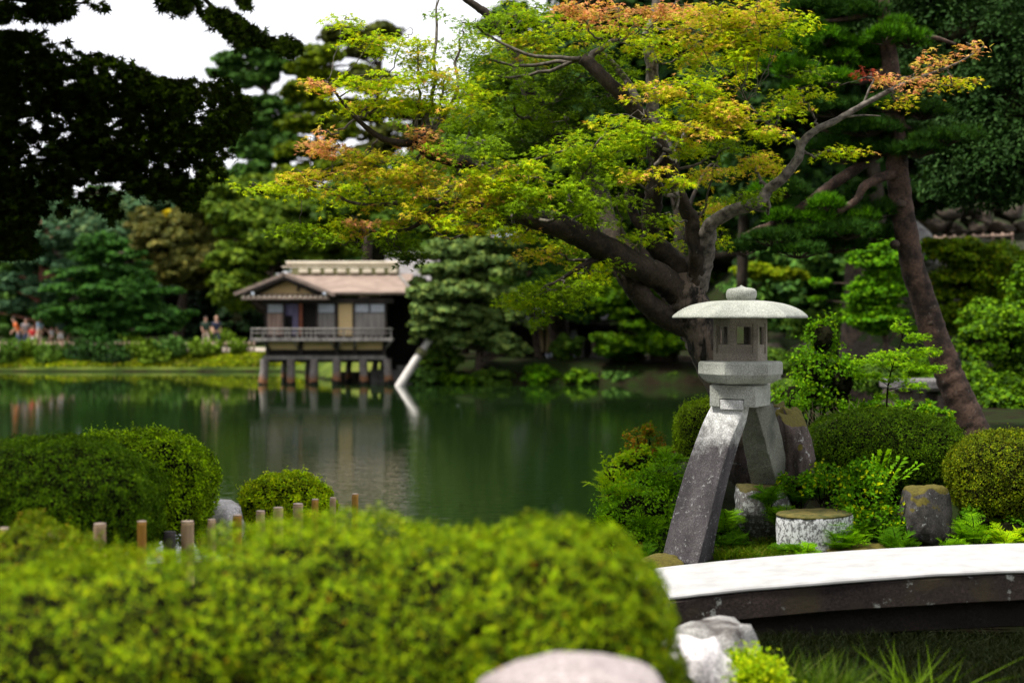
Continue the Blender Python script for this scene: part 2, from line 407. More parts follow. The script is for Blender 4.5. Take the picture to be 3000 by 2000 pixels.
YG = [((.27, .34, .008), 3), ((.17, .26, .008), 3), ((.34, .38, .01), 1)]
HEDGE = [((.18, .245, .007), 3), ((.075, .125, .006), 3.5), ((.27, .30, .010), 1), ((.16, .08, .02), .12)]
MIDG = [((.045, .085, .012), 3), ((.07, .12, .014), 2), ((.1, .15, .02), .6)]
OLIVE = [((.06, .085, .012), 3), ((.10, .12, .014), 2), ((.13, .13, .02), .6)]

# big blurred azalea hedge across the front
def hedge():
    s = 6.1 / F
    E = [(P(1640, 1990, 5.9), np.array([345 * s, .62, 450 * s])), (P(960, 2060, 6.3), np.array([620 * s, .85, 560 * s])), (P(1360, 2060, 6.1), np.array([380 * s, .7, 510 * s])),
         (P(330, 2130, 6.0), np.array([620 * s, .75, 500 * s])), (P(-300, 2160, 5.9), np.array([500 * s, .7, 440 * s]))]
    mb = MB(); ns = [62000, 100000, 54000, 76000, 25000]
    for i, (c, r) in enumerate(E):
        dome(mb, c, r, ns[i], .0155, HEDGE, TWIN, 2.25, .5, .06, 9.5, [e for j, e in enumerate(E) if j != i], -.9, True, .008, sd=1, shoots=25)
    t = empty('clipped_hedge', (0, 6.1, .55), 'large clipped bright green azalea hedge across the front, blurred', 'hedge')
    part(mb, 'foliage', [LEAFD, TWIG], t)
    st = MB()
    for c, r in E[:3]:
        for q in range(4): st.tube([c + np.array([(q - 1.5) * .12, 0, -r[2] - .1]), c + np.array([(q - 1.5) * .25, 0, 0])], [.02, .01], 6)
    part(st, 'stem', DBARK, t)
hedge()
topiary('round_shrub', 70, 1830, 7.2, 290, 285, .5, 30000, .018, [((.12, .15, .012), 3), ((.08, .12, .012), 3), ((.17, .12, .03), .5)],
        'dull green clipped shrub behind the left end of the front hedge', tmpl=TWIN, p=2.4, lump=.1, lumpsc=6)
topiary('round_shrub', 120, 1500, 10.0, 332, 215, .8, 60000, .02, MIDG, 'large dark green clipped dome at the left edge of the pond shore', tmpl=TWIN, p=2.5, lump=.05, lumpsc=7)
topiary('round_shrub', 390, 1440, 12.0, 230, 168, .68, 34000, .027, [((.15, .23, .012), 3), ((.22, .31, .015), 2), ((.07, .12, .012), 1)],
        'bright topped clipped dome with loose shoots behind the dark dome', tmpl=TWIN, p=2.5, lump=.06, lumpsc=6, shoot=.05)
topiary('round_shrub', 838, 1492, 12.6, 143, 104, .42, 14000, .026, YG, 'small yellow green dome between pale rock and pond water', tmpl=TWIN, p=2.2, lump=.07, lumpsc=7)
# island shrubs
topiary('round_shrub', 2590, 1330, 16.2, 225, 130, .9, 45000, .026, MIDG, 'wide smooth dark green dome behind the ferns and right of the lantern', tmpl=LEAF, p=2.5, lump=.03, lumpsc=5)
topiary('round_shrub', 2950, 1400, 14.6, 165, 140, .6, 30000, .024, OLIVE, 'olive green dome at the right edge beside the mossy boulder', tmpl=LEAF, p=2.5, lump=.05, lumpsc=7)
topiary('round_shrub', 2080, 1270, 16.4, 105, 100, .45, 14000, .024, [((.10, .15, .012), 3), ((.14, .2, .015), 2)], 'small bright dome just behind the long lantern leg', p=2.3, lump=.05)

# ------------------------------------------------------------------ stakes
WOODS = [m_plain('stake_wood_pale', (.36, .24, .13), (.55, .39, .23), 30, .7, .2, .003, (1, 1, .1)),
         m_plain('stake_wood_amber', (.34, .16, .02), (.5, .27, .05), 30, .6, .2, .003, (1, 1, .1)),
         m_plain('stake_wood_dark', (.03, .027, .025), (.07, .06, .055), 30, .8, .2, .003, (1, 1, .1))]
ROPE = m_plain('stake_end', (.55, .4, .3), (.7, .55, .42), 40)
stk = [(12, 1545, 30, 0, 'leftmost short pale fence stake, cut by the photo edge'), (60, 1543, 26, 0, 'second pale fence stake from the left edge'),
       (157, 1545, 34, 0, 'third pale fence stake from the left, barely above the hedge'), (292, 1532, 36, 0, 'pale fence stake left of the tall amber stake'),
       (415, 1525, 27, 1, 'tall amber fence stake in front of the dark dome'), (497, 1556, 36, 2, 'blackened low fence stake between the domes'),
       (549, 1525, 38, 0, 'thick pale pink stake right of the blackened stake'), (620, 1520, 24, 0, 'thin pale stake in front of the pale rock'),
       (695, 1507, 27, 1, 'amber stake at the right side of the pale rock'), (763, 1495, 26, 0, 'brownish stake at the left foot of the small dome'),
       (815, 1485, 29, 0, 'wide pink stake in front of the small dome'), (873, 1474, 29, 0, 'whitish stake in front of the small dome centre'),
       (923, 1461, 20, 1, 'amber stake at the right part of the small dome'), (975, 1456, 18, 0, 'slim pale stake at the right foot of the small dome'),
       (1040, 1445, 19, 1, 'rightmost amber stake standing alone against the water')]
for i, (px, py, w, k, lab) in enumerate(stk):
    Y = 7.8 + 4.3 * px / 1040; top = P(px, py, Y); r = w / F * Y / 2; gz_ = float(height(top[:1], top[1:2])[0])
    t = empty('fence_stake', (top[0], top[1], gz_ - .1), lab, 'stake', 'wooden stakes of the low fence')
    mb = MB(); zz = [gz_ - .1, gz_ + .2, top[2] - .03, top[2] - .006]; mb.tube([(top[0] + (.004 if j % 2 else 0), top[1], z) for j, z in enumerate(zz)], [r * 1.03, r * 1.02, r, r * .98], 14, 0)
    part(mb, 'post', WOODS[k], t)
    mb = MB(); mb.tube([(top[0], top[1], top[2] - .006), (top[0], top[1], top[2] - .001), (top[0], top[1], top[2])], [r * .99, r * .97, r * .8], 14); part(mb, 'cut_top', WOODS[2] if k == 2 else ROPE, t)

# ------------------------------------------------------------------ rocks placed
PALE = m_stone('pale_rock', (.5, .46, .46), (.74, .7, .7), (.3, .27, .28), .58, 60, None, .8, 10)
PINK = m_stone('pink_grey_rock', (.30, .25, .25), (.44, .38, .37), (.5, .46, .44), .66, 50, None, .5, 7)
GREYR = m_stone('grey_rock', (.22, .21, .2), (.34, .33, .31), (.5, .5, .5), .62, 60, None, .7, 8, (.07, .06, .055), .55)
MOSSY = m_stone('mossy_rock', (.03, .028, .025), (.085, .075, .07), (.3, .31, .3), .60, 60, (.12, .10, .015), .9, 9, mth=.8)
LICH = m_stone('lichen_rock', (.08, .075, .07), (.2, .19, .18), (.5, .52, .5), .52, 60, (.10, .085, .02), .9, 10)
BROWNR = m_stone('brown_rock', (.05, .04, .035), (.13, .095, .085), (.42, .42, .4), .58, 60, (.13, .11, .015), .9, 7)
CLIFF = m_stone('cliff_rock', (.035, .028, .02), (.11, .085, .065), (.16, .15, .13), .62, 12, (.03, .05, .01), 1.0, 1.2)
rock('boulder', 640, 1545, 12.4, 85, 80, .35, PALE, 5, 'pale rounded rock on the shore between two clipped domes', flat=.9)
rock('boulder', 1690, 2030, 4.9, 270, 115, .28, PINK, 11, 'pinkish grey boulder at the bottom edge before the hedge', amp=.18, box=.15)
rock('boulder', 2090, 1905, 9.2, 135, 95, .35, GREYR, 13, 'dark grey rock with white top under the bridge end', rz=.4)
rock('boulder', 2040, 1985, 8.2, 90, 110, .25, PALE, 17, 'white pointed rock in front of the grey rock', rz=.7)
rock('boulder', 2322, 1340, 15.0, 60, 145, .26, BROWNR, 19, 'tall brown lichened rock with moss cap behind the short lantern leg', amp=.26, box=.75, rz=.3, sub=5)
rock('boulder', 2262, 1300, 15.3, 50, 120, .2, LICH, 20, 'narrow grey rock squeezed between lantern leg and brown rock', box=.5)
rock('boulder', 2235, 1505, 14.75, 80, 92, .3, LICH, 23, 'lichen spotted block carrying the short lantern leg', amp=.12, box=.6, flat=.95)
rock('boulder', 2150, 1335, 16.0, 48, 85, .2, BROWNR, 29, 'reddish brown rock seen between the two lantern legs', box=.5)
rock('boulder', 2712, 1515, 14.3, 76, 102, .26, MOSSY, 13, 'dark pitted boulder with olive moss cap left of the right dome', amp=.14, box=.5, flat=.92, sub=5)
rock('boulder', 2520, 1616, 13.9, 120, 26, .25, MOSSY, 37, 'low flat dark stone in grass before the ferns')
rock('boulder', 1935, 1672, 13.6, 70, 50, .2, MOSSY, 43, 'low grey stone at the foot of the long lantern leg', box=.5)
# cut round stone with mossy top
c = P(2385, 1590, 14.05); mb = MB(); s = 14.05 / F
rs = []
for z, k in ((-.32, .93), (-.1, .97), (.18, 1.0), (.26, 1.0), (.283, .985)):
    a = np.linspace(0, 2 * math.pi, 40, endpoint=False); ring = np.stack([np.cos(a) * 112 * s * k, np.sin(a) * .2 * k, 0 * a + z], 1) + c
    ring[:, :2] += (fbm(ring, 5, 3, 4) * .02)[:, None]; ring[:, 2] += .02 * np.cos(a - 1.2); rs.append(ring)
t = empty('cut_stone_drum', (c[0], c[1], c[2] - .32), 'white lichened round cut stone with flat brown moss top', 'stone')
mb.rings(rs, cap0=True, cap1=False, smooth=True); part(mb, 'stone', m_stone('white_lichen_stone', (.10, .095, .095), (.24, .24, .24), (.62, .63, .63), .46, 60, None, 1, 15, st=(1, 1, .75), lsc=2.2), t)
mb = MB(); rs = []
for z, k in ((.281, 1.0), (.297, .99), (.303, .9), (.306, .5), (.306, .1)):
    ring = np.stack([np.cos(a) * 112 * s * k, np.sin(a) * .2 * k, 0 * a + z], 1) + c; ring[:, 2] += fbm(ring, 12, 5, 2) * .006 + .02 * np.cos(a - 1.2) * k; rs.append(ring)
mb.rings(rs); part(mb, 'moss_cap', m_plain('brown_moss', (.05, .055, .012), (.15, .12, .03), 12, .95, 1, .01), t)

# ------------------------------------------------------------------ stone lantern
Y0 = 14.2; S0 = F / Y0; CX = (2169 - 1500) / S0
def zz(py): return CAMZ - (py - 930) / S0
lan = empty('stone_lantern', (CX, Y0, 0), 'tall grey granite lantern on one long and one short leg', 'stone lantern')
def hexring(r, z, blend, cx=CX, cy=Y0, k=10, rot=0):
    out = []
    for i in range(6 * k):
        th = i / (6 * k) * 2 * math.pi; m_ = ((th + math.pi / 6) % (math.pi / 3)) - math.pi / 6
        m_ = (th % (math.pi / 3)) - math.pi / 6
        rh = r * math.cos(math.pi / 6) / math.cos(m_); rr = rh * (1 - blend) + r * blend * .96
        out.append((cx + rr * math.cos(th + rot), cy + rr * math.sin(th + rot), z))
    return np.array(out)
def stone_noise(rings, amp=.004, sc=14):
    return [r_ + (fbm(r_, sc, 4, 3) * amp)[:, None] * np.array([1, 1, .5]) for r_ in rings]
# finial
mb = MB(); a = np.linspace(0, 2 * math.pi, 32, endpoint=False); rs = []
for rr, py in ((.10, 884), (.135, 879), (.148, 871), (.153, 862), (.150, 853), (.135, 847), (.10, 844), (.05, 842), (.03, 840), (.012, 837), (.002, 835)):
    rs.append(np.stack([CX + .01 + rr * np.cos(a), Y0 + rr * np.sin(a), 0 * a + zz(py)], 1))
mb.rings(stone_noise(rs, .003)); part(mb, 'finial', GRANITE, lan)
# cap
RC = 200 / S0; mb = MB(); zb = zz(932)
prof = [(.38, .02, .1), (.9, .004, .05), (.985, 0, .04), (1.0, .008, .04), (.995, .022, .05), (.965, .042, .06), (.91, .07, .08), (.84, .098, .1), (.74, .128, .13), (.62, .15, .16), (.48, .166, .2), (.34, .174, .3), (.22, .178, .5), (.05, .18, 1)]
mb.rings(stone_noise([hexring(RC * r_, zb + h_, bl * .7, k=12) for r_, h_, bl in prof], .004, 9), smooth=False); part(mb, 'cap', GRANITE, lan)
# light box
mb = MB(); RB = 79 / S0; zl, zh = zz(1056), zb + .012; ap = RB * math.cos(math.pi / 6); th = .036
def fpiece(k, u0, u1, z0, z1, d0, d1):
    ang = -math.pi / 2 + k * math.pi / 3; n = np.array([math.cos(ang), math.sin(ang)]); t_ = np.array([-n[1], n[0]]); V = []
    for z in (z0, z1):
        for u, d in ((u0, d0), (u1, d0), (u1, d1), (u0, d1)):
            sc_ = (ap - d) / ap; q = n * (ap - d) + t_ * u * sc_; V.append((CX + q[0], Y0 + q[1], z))
    mb.faces(V, [(3, 2, 1, 0), (4, 5, 6, 7), (0, 1, 5, 4), (1, 2, 6, 5), (2, 3, 7, 6), (3, 0, 4, 7)])
h2 = RB / 2
for k in range(6):
    z1, z2 = zz(1008), zz(957)
    fpiece(k, -h2, -h2 * .66, zl, zh, 0, th); fpiece(k, h2 * .66, h2, zl, zh, 0, th)
    fpiece(k, -h2 * .66, h2 * .66, zl, zz(1035), 0, th); fpiece(k, -h2 * .66, h2 * .66, zz(948), zh, 0, th)
    fpiece(k, -h2 * .66, h2 * .66, zz(1035), z1, .012, th - .003); fpiece(k, -h2 * .66, h2 * .66, z2, zz(948), .012, th - .003)
    fpiece(k, -h2 * .66, -h2 * .57, z1, z2, .012, th - .003); fpiece(k, h2 * .57, h2 * .66, z1, z2, .012, th - .003)
part(mb, 'light_box', GRANITE2, lan)
# platform
mb = MB(); RP = 124 / S0
prof = [(.5, 1122, .4), (.76, 1121, .25), (.84, 1116, .15), (.93, 1106, .08), (.985, 1097, .04), (1.0, 1094, .03), (1.0, 1064, .03), (.985, 1060, .04), (.95, 1057.5, .04), (.55, 1055, .1)]
mb.rings(stone_noise([hexring(RP * r_, zz(py), bl * .6) for r_, py, bl in prof], .003), smooth=False); part(mb, 'platform', GRANITE, lan)
# saddle block with notch
TH = R(28); w = .47; bc = np.array([CX + .002, Y0 + .02])
mb = MB()
def lb(u0, u1, v0, v1, z0, z1, bev=.0):   # local box, u along the left front face, v depth
    cu, cv = (u0 + u1) / 2, (v0 + v1) / 2; c_, s_ = math.cos(-TH), math.sin(-TH)
    mb.box((bc[0] + cu * c_ - cv * s_, bc[1] + cu * s_ + cv * c_, (z0 + z1) / 2), (u1 - u0, v1 - v0, z1 - z0), -TH, bev=bev)
hw = w / 2; zt, zm, zbot = zz(1127), zz(1165), zz(1188)
lb(-hw, hw, -hw, hw, zm, zt, .0); lb(-hw + .012, hw - .012, -hw + .012, hw - .012, zt - .001, zt + .012, .006); lb(-hw + .06, hw - .06, -hw + .06, hw - .06, zt + .01, zt + .03, .008)
lb(-hw, -hw + .10, -hw, hw, zbot, zm + .002, .003); lb(-hw + .355, hw, -hw, hw, zbot, zm + .002, .003); lb(-hw + .098, -hw + .357, -hw + .12, hw - .002, zbot + .001, zm, .0)
part(mb, 'saddle_block', GRANITE, lan)
# legs
def leg(rows, mats, name, tenon=None, label=None):
    mb = MB(); rs = []
    rows = np.array(rows, float); ysn = np.linspace(rows[0, 0], rows[-1, 0], 30)
    for y in ysn:
        L, C, Rr, Yc = [np.interp(y, rows[:, 0], rows[:, k]) for k in (1, 2, 3, 4)]
        dl = (C - L) / F * Yc * .53; dr = (Rr - C) / F * Yc * 1.5
        A = P(L, y, Yc); A = np.array([(L - 1500) / F * (Yc + dl), Yc + dl, A[2]]); Cc = P(C, y, Yc)
        B = np.array([(Rr - 1500) / F * (Yc + dr), Yc + dr, Cc[2]]); D = A + B - Cc
        cor = [A, Cc, B, D]; ring = []
        for i in range(4):
            p0, p1, pn = cor[i], cor[(i + 1) % 4], cor[(i - 1) % 4]
            b0 = p0 + (pn - p0) * (.012 / max(np.linalg.norm(pn - p0), .02)); b1 = p0 + (p1 - p0) * (.012 / max(np.linalg.norm(p1 - p0), .02))
            ring += [b0, p0 * .5 + (b0 + b1) * .25, b1]; e = p1 + (p0 - p1) * (.012 / max(np.linalg.norm(p1 - p0), .02))
            for q in (.2, .4, .6, .8): ring.append(b1 + (e - b1) * q)
        rs.append(np.array(ring))
    rs = [r_ + (fbm(r_, 10, 8, 3) * .005)[:, None] for r_ in rs]
    mb.rings(rs[::-1], smooth=False); return mb
mS, nt, b = newmat('stained_granite'); v = coord(nt)
sp = noise(nt, v, 85, 2, .7); spk = ramp(nt, sp, [(.3, .5), (.55, 1.0), (.75, 1.6)])
pale = ramp(nt, noise(nt, v, 14, 5), [(.3, (.4, .4, .38)), (.65, (.68, .68, .66))])
pur = ramp(nt, noise(nt, coord(nt, (1, 1, .3)), 6, 6), [(.3, (.035, .031, .033)), (.7, (.092, .083, .086))])
pur = mixc(nt, ramp(nt, noise(nt, v, 26, 6, .75), [(.58, 0.0), (.66, 1.0)]), pur, (.3, .3, .3))
g = nt.nodes.new('ShaderNodeNewGeometry'); sx = nt.nodes.new('ShaderNodeSeparateXYZ'); nt.links.new(g.outputs['Position'], sx.inputs[0])
ad = nd(nt, 'ShaderNodeMath', operation='MULTIPLY_ADD'); nt.links.new(noise(nt, v, 7, 6, .7), ad.inputs[0]); ad.inputs[1].default_value = .55; nt.links.new(sx.outputs['Z'], ad.inputs[2])
mr = nd(nt, 'ShaderNodeMapRange'); mr.inputs[1].default_value = 1.3; mr.inputs[2].default_value = 1.66; nt.links.new(ad.outputs[0], mr.inputs[0])
pw = mixc(nt, mr.outputs[0], pur, pale)
nt.links.new(mixc(nt, 1.0, pw, spk, 'MULTIPLY'), b.inputs['Base Color']); b.inputs['Roughness'].default_value = .85; b.inputs['Specular IOR Level'].default_value = .25
bump(nt, b, sp, .5, .006)
Yb = 13.86
rows = [(1191, 2083, 2181, 2197, 14.0), (1240, 2059, 2163, 2187, 13.97), (1300, 2035, 2137, 2166, 13.93), (1400, 2001, 2108, 2137, 13.86), (1500, 1974, 2083, 2114, 13.78), (1600, 1948, 2058, 2094, 13.7), (1650, 1937, 2045, 2091, 13.66)]
mb = leg(rows, None, 'leg')
part(mb, 'leg', mS, lan, 'long curved leg, white at the top and stained purple brown below')
mb = MB(); lbz = zz(1168)
lb_mb = mb
cu0, cu1 = -hw + .107, -hw + .348
cu, cv = (cu0 + cu1) / 2, -hw + .0585; c_, s_ = math.cos(-TH), math.sin(-TH)
mb.box((bc[0] + cu * c_ - cv * s_, bc[1] + cu * s_ + cv * c_, (zz(1196) + lbz) / 2), (cu1 - cu0, .12, lbz - zz(1196)), -TH, bev=.004)
part(mb, 'tenon', mS, lan)
rows2 = [(1186, 2180, 2212, 2264, 14.2), (1240, 2176, 2228, 2280, 14.32), (1290, 2174, 2242, 2292, 14.43), (1417, 2198, 2274, 2317, 14.7), (1440, 2201, 2280, 2322, 14.75)]
mb = leg(rows2, None, 'leg')
part(mb, 'leg', m_stone('granite_leg', (.15, .155, .125), (.27, .275, .23), (.42, .44, .4), .66, 85, None, .5, 5, (.085, .09, .075), .56), lan, 'short grey leg resting on the rocks')

# ------------------------------------------------------------------ stone bridge
def bridge():
    t = empty('stone_bridge', tuple(P(2500, 1740, 12.4)), 'low arched stone slab bridge with white deck and blackened side', 'bridge')
    X = np.linspace(1.3, 9.5, 60)
    def top(x): return .05 + .255 * np.sin(np.clip((x - 1.15) / 8.35, 0, 1) * math.pi) ** .8
    def nearY(x): return 11.72 + .03 * (x - 1.3) * .8
    def farY(x): return 13.02 + .012 * x
    def slab(x0, x1, zt, zb, y0, y1, k):
        rs = []
        for x in X:
            z1, z0 = zt(x), zb(x); a, b_ = y0(x), y1(x); ring = []
            for (y, z) in ((a + .015, z1), (a, z1 - .015), (a, z0 + .01), (a + .01, z0), (b_ - .01, z0), (b_, z0 + .01), (b_, z1 - .015), (b_ - .015, z1)): ring.append((x, y, z))
            r_ = np.array(ring); n_ = fbm(r_, 1.6, k, 4); r_[:, 1] += n_ * .012; r_[1:7, 2] += n_[1:7] * .006; rs.append(r_)
        mb = MB(); mb.rings(rs, smooth=False); return mb
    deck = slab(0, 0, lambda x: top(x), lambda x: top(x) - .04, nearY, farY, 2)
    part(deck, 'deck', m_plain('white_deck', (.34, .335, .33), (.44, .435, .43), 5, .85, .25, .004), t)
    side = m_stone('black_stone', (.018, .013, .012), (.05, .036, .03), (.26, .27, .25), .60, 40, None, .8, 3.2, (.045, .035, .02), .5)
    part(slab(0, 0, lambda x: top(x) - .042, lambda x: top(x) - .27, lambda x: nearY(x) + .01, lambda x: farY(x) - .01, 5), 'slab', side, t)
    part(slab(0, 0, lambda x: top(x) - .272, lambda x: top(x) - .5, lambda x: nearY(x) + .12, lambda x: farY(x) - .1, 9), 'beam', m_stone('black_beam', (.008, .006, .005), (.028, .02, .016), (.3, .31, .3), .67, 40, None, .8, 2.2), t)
bridge()

exec_order = []
# ------------------------------------------------------------------ maple beside the lantern
K = 3000 / 2352.0
def limb(t, pts, name='branch', mat=None, k=10, n=6, rough=.12, label=None, seed=1):
    """pts: (px, py, Y, radius m)"""
    q = np.array([np.append(P(a, b_, Y), r) for a, b_, Y, r in pts]); q = smooth_line(q, n)
    mb = MB(); mb.tube(q[:, :3], np.maximum(q[:, 3], .003), k, rough=rough, seed=seed); part(mb, name, mat or BARK, t, label); return q

YM = 15.6
mp = empty('maple_tree', tuple(P(2150, 1200, YM) * np.array([1, 1, 1])), 'spreading maple with green, yellow and orange leaves behind the lantern', 'tree')
sk = []
trk = limb(mp, [(2190, 1290, YM, .26), (2150, 1200, YM, .2), (2112, 1110, YM, .2), (2075, 1030, YM, .205), (2050, 960, YM, .22), (2022, 900, YM, .235), (2005, 850, YM, .21), (1998, 800, YM, .15)], 'trunk',
           m_plain('maple_trunk_bark', (.012, .010, .007), (.13, .10, .075), 13, .9, 1.0, .02, (1, 1, .22), lo=.44, hi=.58), 18, 8, .14)
LB = {
 'r': [(1790, 740, 15.2, .05), (1720, 770, 14.9, .03), (1640, 820, 14.7, .018), (1560, 860, 14.6, .008)],
 'a': [(2030, 965, 15.6, .13), (1950, 930, 15.5, .125), (1890, 880, 15.4, .12), (1850, 830, 15.4, .115), (1812, 780, 15.5, .11), (1795, 740, 15.6, .10), (1815, 700, 15.8, .09)],
 'b': [(2010, 880, 15.6, .17), (1960, 830, 15.5, .165), (1900, 793, 15.3, .15), (1850, 772, 15.2, .15), (1783, 732, 15.0, .14), (1706, 694, 14.9, .13), (1630, 660, 14.8, .125), (1540, 632, 14.7, .10), (1480, 590, 14.6, .08), (1450, 520, 14.6, .07), (1384, 482, 14.5, .075), (1290, 462, 14.5, .065), (1250, 446, 14.5, .055), (1219, 415, 14.5, .05), (1178, 420, 14.4, .04), (1112, 402, 14.4, .03), (1045, 348, 14.3, .022), (1000, 295, 14.3, .015), (960, 240, 14.2, .008)],
 'c': [(1850, 770, 15.3, .13), (1815, 710, 15.5, .12), (1778, 650, 15.8, .115), (1755, 560, 16.2, .105), (1700, 480, 16.5, .10), (1622, 402, 16.7, .095), (1585, 320, 16.8, .09), (1540, 255, 16.9, .08), (1504, 147, 17, .075), (1473, 95, 17, .065), (1430, 45, 17, .055), (1393, 18, 17, .045), (1340, -20, 17, .035)],
 'd': [(2015, 860, 15.6, .16), (1990, 800, 15.6, .14), (1952, 752, 15.6, .13), (1916, 705, 15.6, .12), (1908, 638, 15.6, .11), (1914, 580, 15.6, .105), (1928, 500, 15.6, .10), (1912, 420, 15.6, .09), (1895, 370, 15.6, .085), (1848, 308, 15.5, .08), (1781, 241, 15.4, .075), (1732, 192, 15.4, .07), (1703, 172, 15.4, .06)],
 'e': [(1914, 430, 15.8, .09), (1912, 340, 15.9, .08), (1911, 246, 16, .075), (1908, 179, 16, .07), (1895, 112, 16, .06), (1918, 40, 16, .05), (1925, -30, 16, .04)],
 'f': [(2030, 880, 15.6, .13), (2042, 800, 15.5, .1), (2040, 745, 15.4, .085), (2028, 690, 15.4, .08), (2026, 645, 15.4, .08), (2006, 605, 15.4, .08), (1985, 560, 15.4, .08), (1969, 505, 15.5, .08), (1945, 446, 15.5, .075), (1920, 388, 15.6, .07)],
 'g': [(2030, 850, 15.6, .15), (2058, 760, 15.5, .125), (2070, 700, 15.4, .11), (2085, 655, 15.3, .075), (2147, 618, 15.2, .07), (2223, 592, 15.1, .063), (2250, 556, 15.1, .055), (2290, 525, 15, .052), (2339, 464, 15, .05), (2348, 424, 15, .045), (2388, 382, 15, .038), (2446, 355, 15, .034), (2527, 308, 15, .03), (2603, 268, 15, .026), (2670, 237, 15, .021), (2759, 205, 15, .015), (2826, 174, 15, .01), (2884, 134, 15, .005)],
 'h': [(1916, 700, 15.8, .08), (1870, 650, 15.8, .065), (1845, 590, 15.8, .055), (1848, 536, 15.8, .045), (1870, 490, 15.8, .03)],
 'i': [(1732, 190, 15.4, .04), (1735, 160, 15.4, .038), (1768, 140, 15.4, .03), (1790, 122, 15.4, .022), (1812, 118, 15.4, .015)],
 'j': [(2345, 430, 15, .03), (2312, 397, 15, .026), (2268, 379, 15, .02), (2223, 339, 15, .014), (2190, 300, 15, .008)],
 'k': [(2530, 306, 15, .016), (2545, 265, 15, .012), (2560, 232, 15, .008), (2540, 225, 15, .004)],
 'l': [(2480, 342, 15, .014), (2530, 338, 15, .01), (2580, 340, 15, .006)],
 'm': [(1875, 310, 15.6, .05), (1838, 240, 15.9, .04), (1790, 180, 16, .03), (1760, 150, 16, .015)],
 'n': [(1020, 590, 14.3, .012), (960, 556, 14.3, .01), (900, 545, 14.2, .007), (830, 540, 14.2, .004)],
 'o': [(1240, 580, 14.4, .035), (1120, 600, 14.4, .022), (1020, 590, 14.3, .016), (950, 540, 14.2, .01), (900, 525, 14.2, .006)],
 'p': [(1540, 632, 14.7, .06), (1400, 600, 14.6, .05), (1300, 600, 14.5, .04), (1200, 670, 14.4, .02), (1080, 680, 14.4, .01)],
 'q': [(2068, 700, 15.5, .04), (2010, 640, 16.5, .03), (2075, 490, 17.0, .02), (2120, 500, 17, .01)],
}
pale = {'g', 'e', 'i', 'm', 'j', 'k', 'l', 'n', 'o'}
for k_, pts in LB.items():
    q = limb(mp, pts, 'branch', BARKL if k_ in pale else BARK, 12 if pts[0][3] > .06 else 7, 6, .14, seed=ord(k_)); sk.append(q)
sk.append(trk); SK = np.concatenate(sk)
SKt = SK[SK[:, 3] < .12]
CG = [((.12, .185, .010), 3), ((.17, .245, .013), 2), ((.075, .12, .01), 2)]
CD = [((.045, .08, .01), 3), ((.07, .105, .012), 1)]  # darker green for inner leaves; their shade is put into the colour
CY = [((.29, .35, .030), 3), ((.2, .29, .022), 2.5), ((.38, .36, .05), .8)]
CO = [((.40, .20, .11), 3), ((.42, .27, .12), 1), ((.37, .30, .09), 2)]
COY = [((.38, .32, .07), 2.5), ((.42, .25, .10), 1), ((.29, .33, .04), 3.5)]
CB = [((.20, .28, .03), 3), ((.14, .22, .02), 2), ((.27, .30, .04), 1)]
CR = [((.14, .03, .02), 1)]
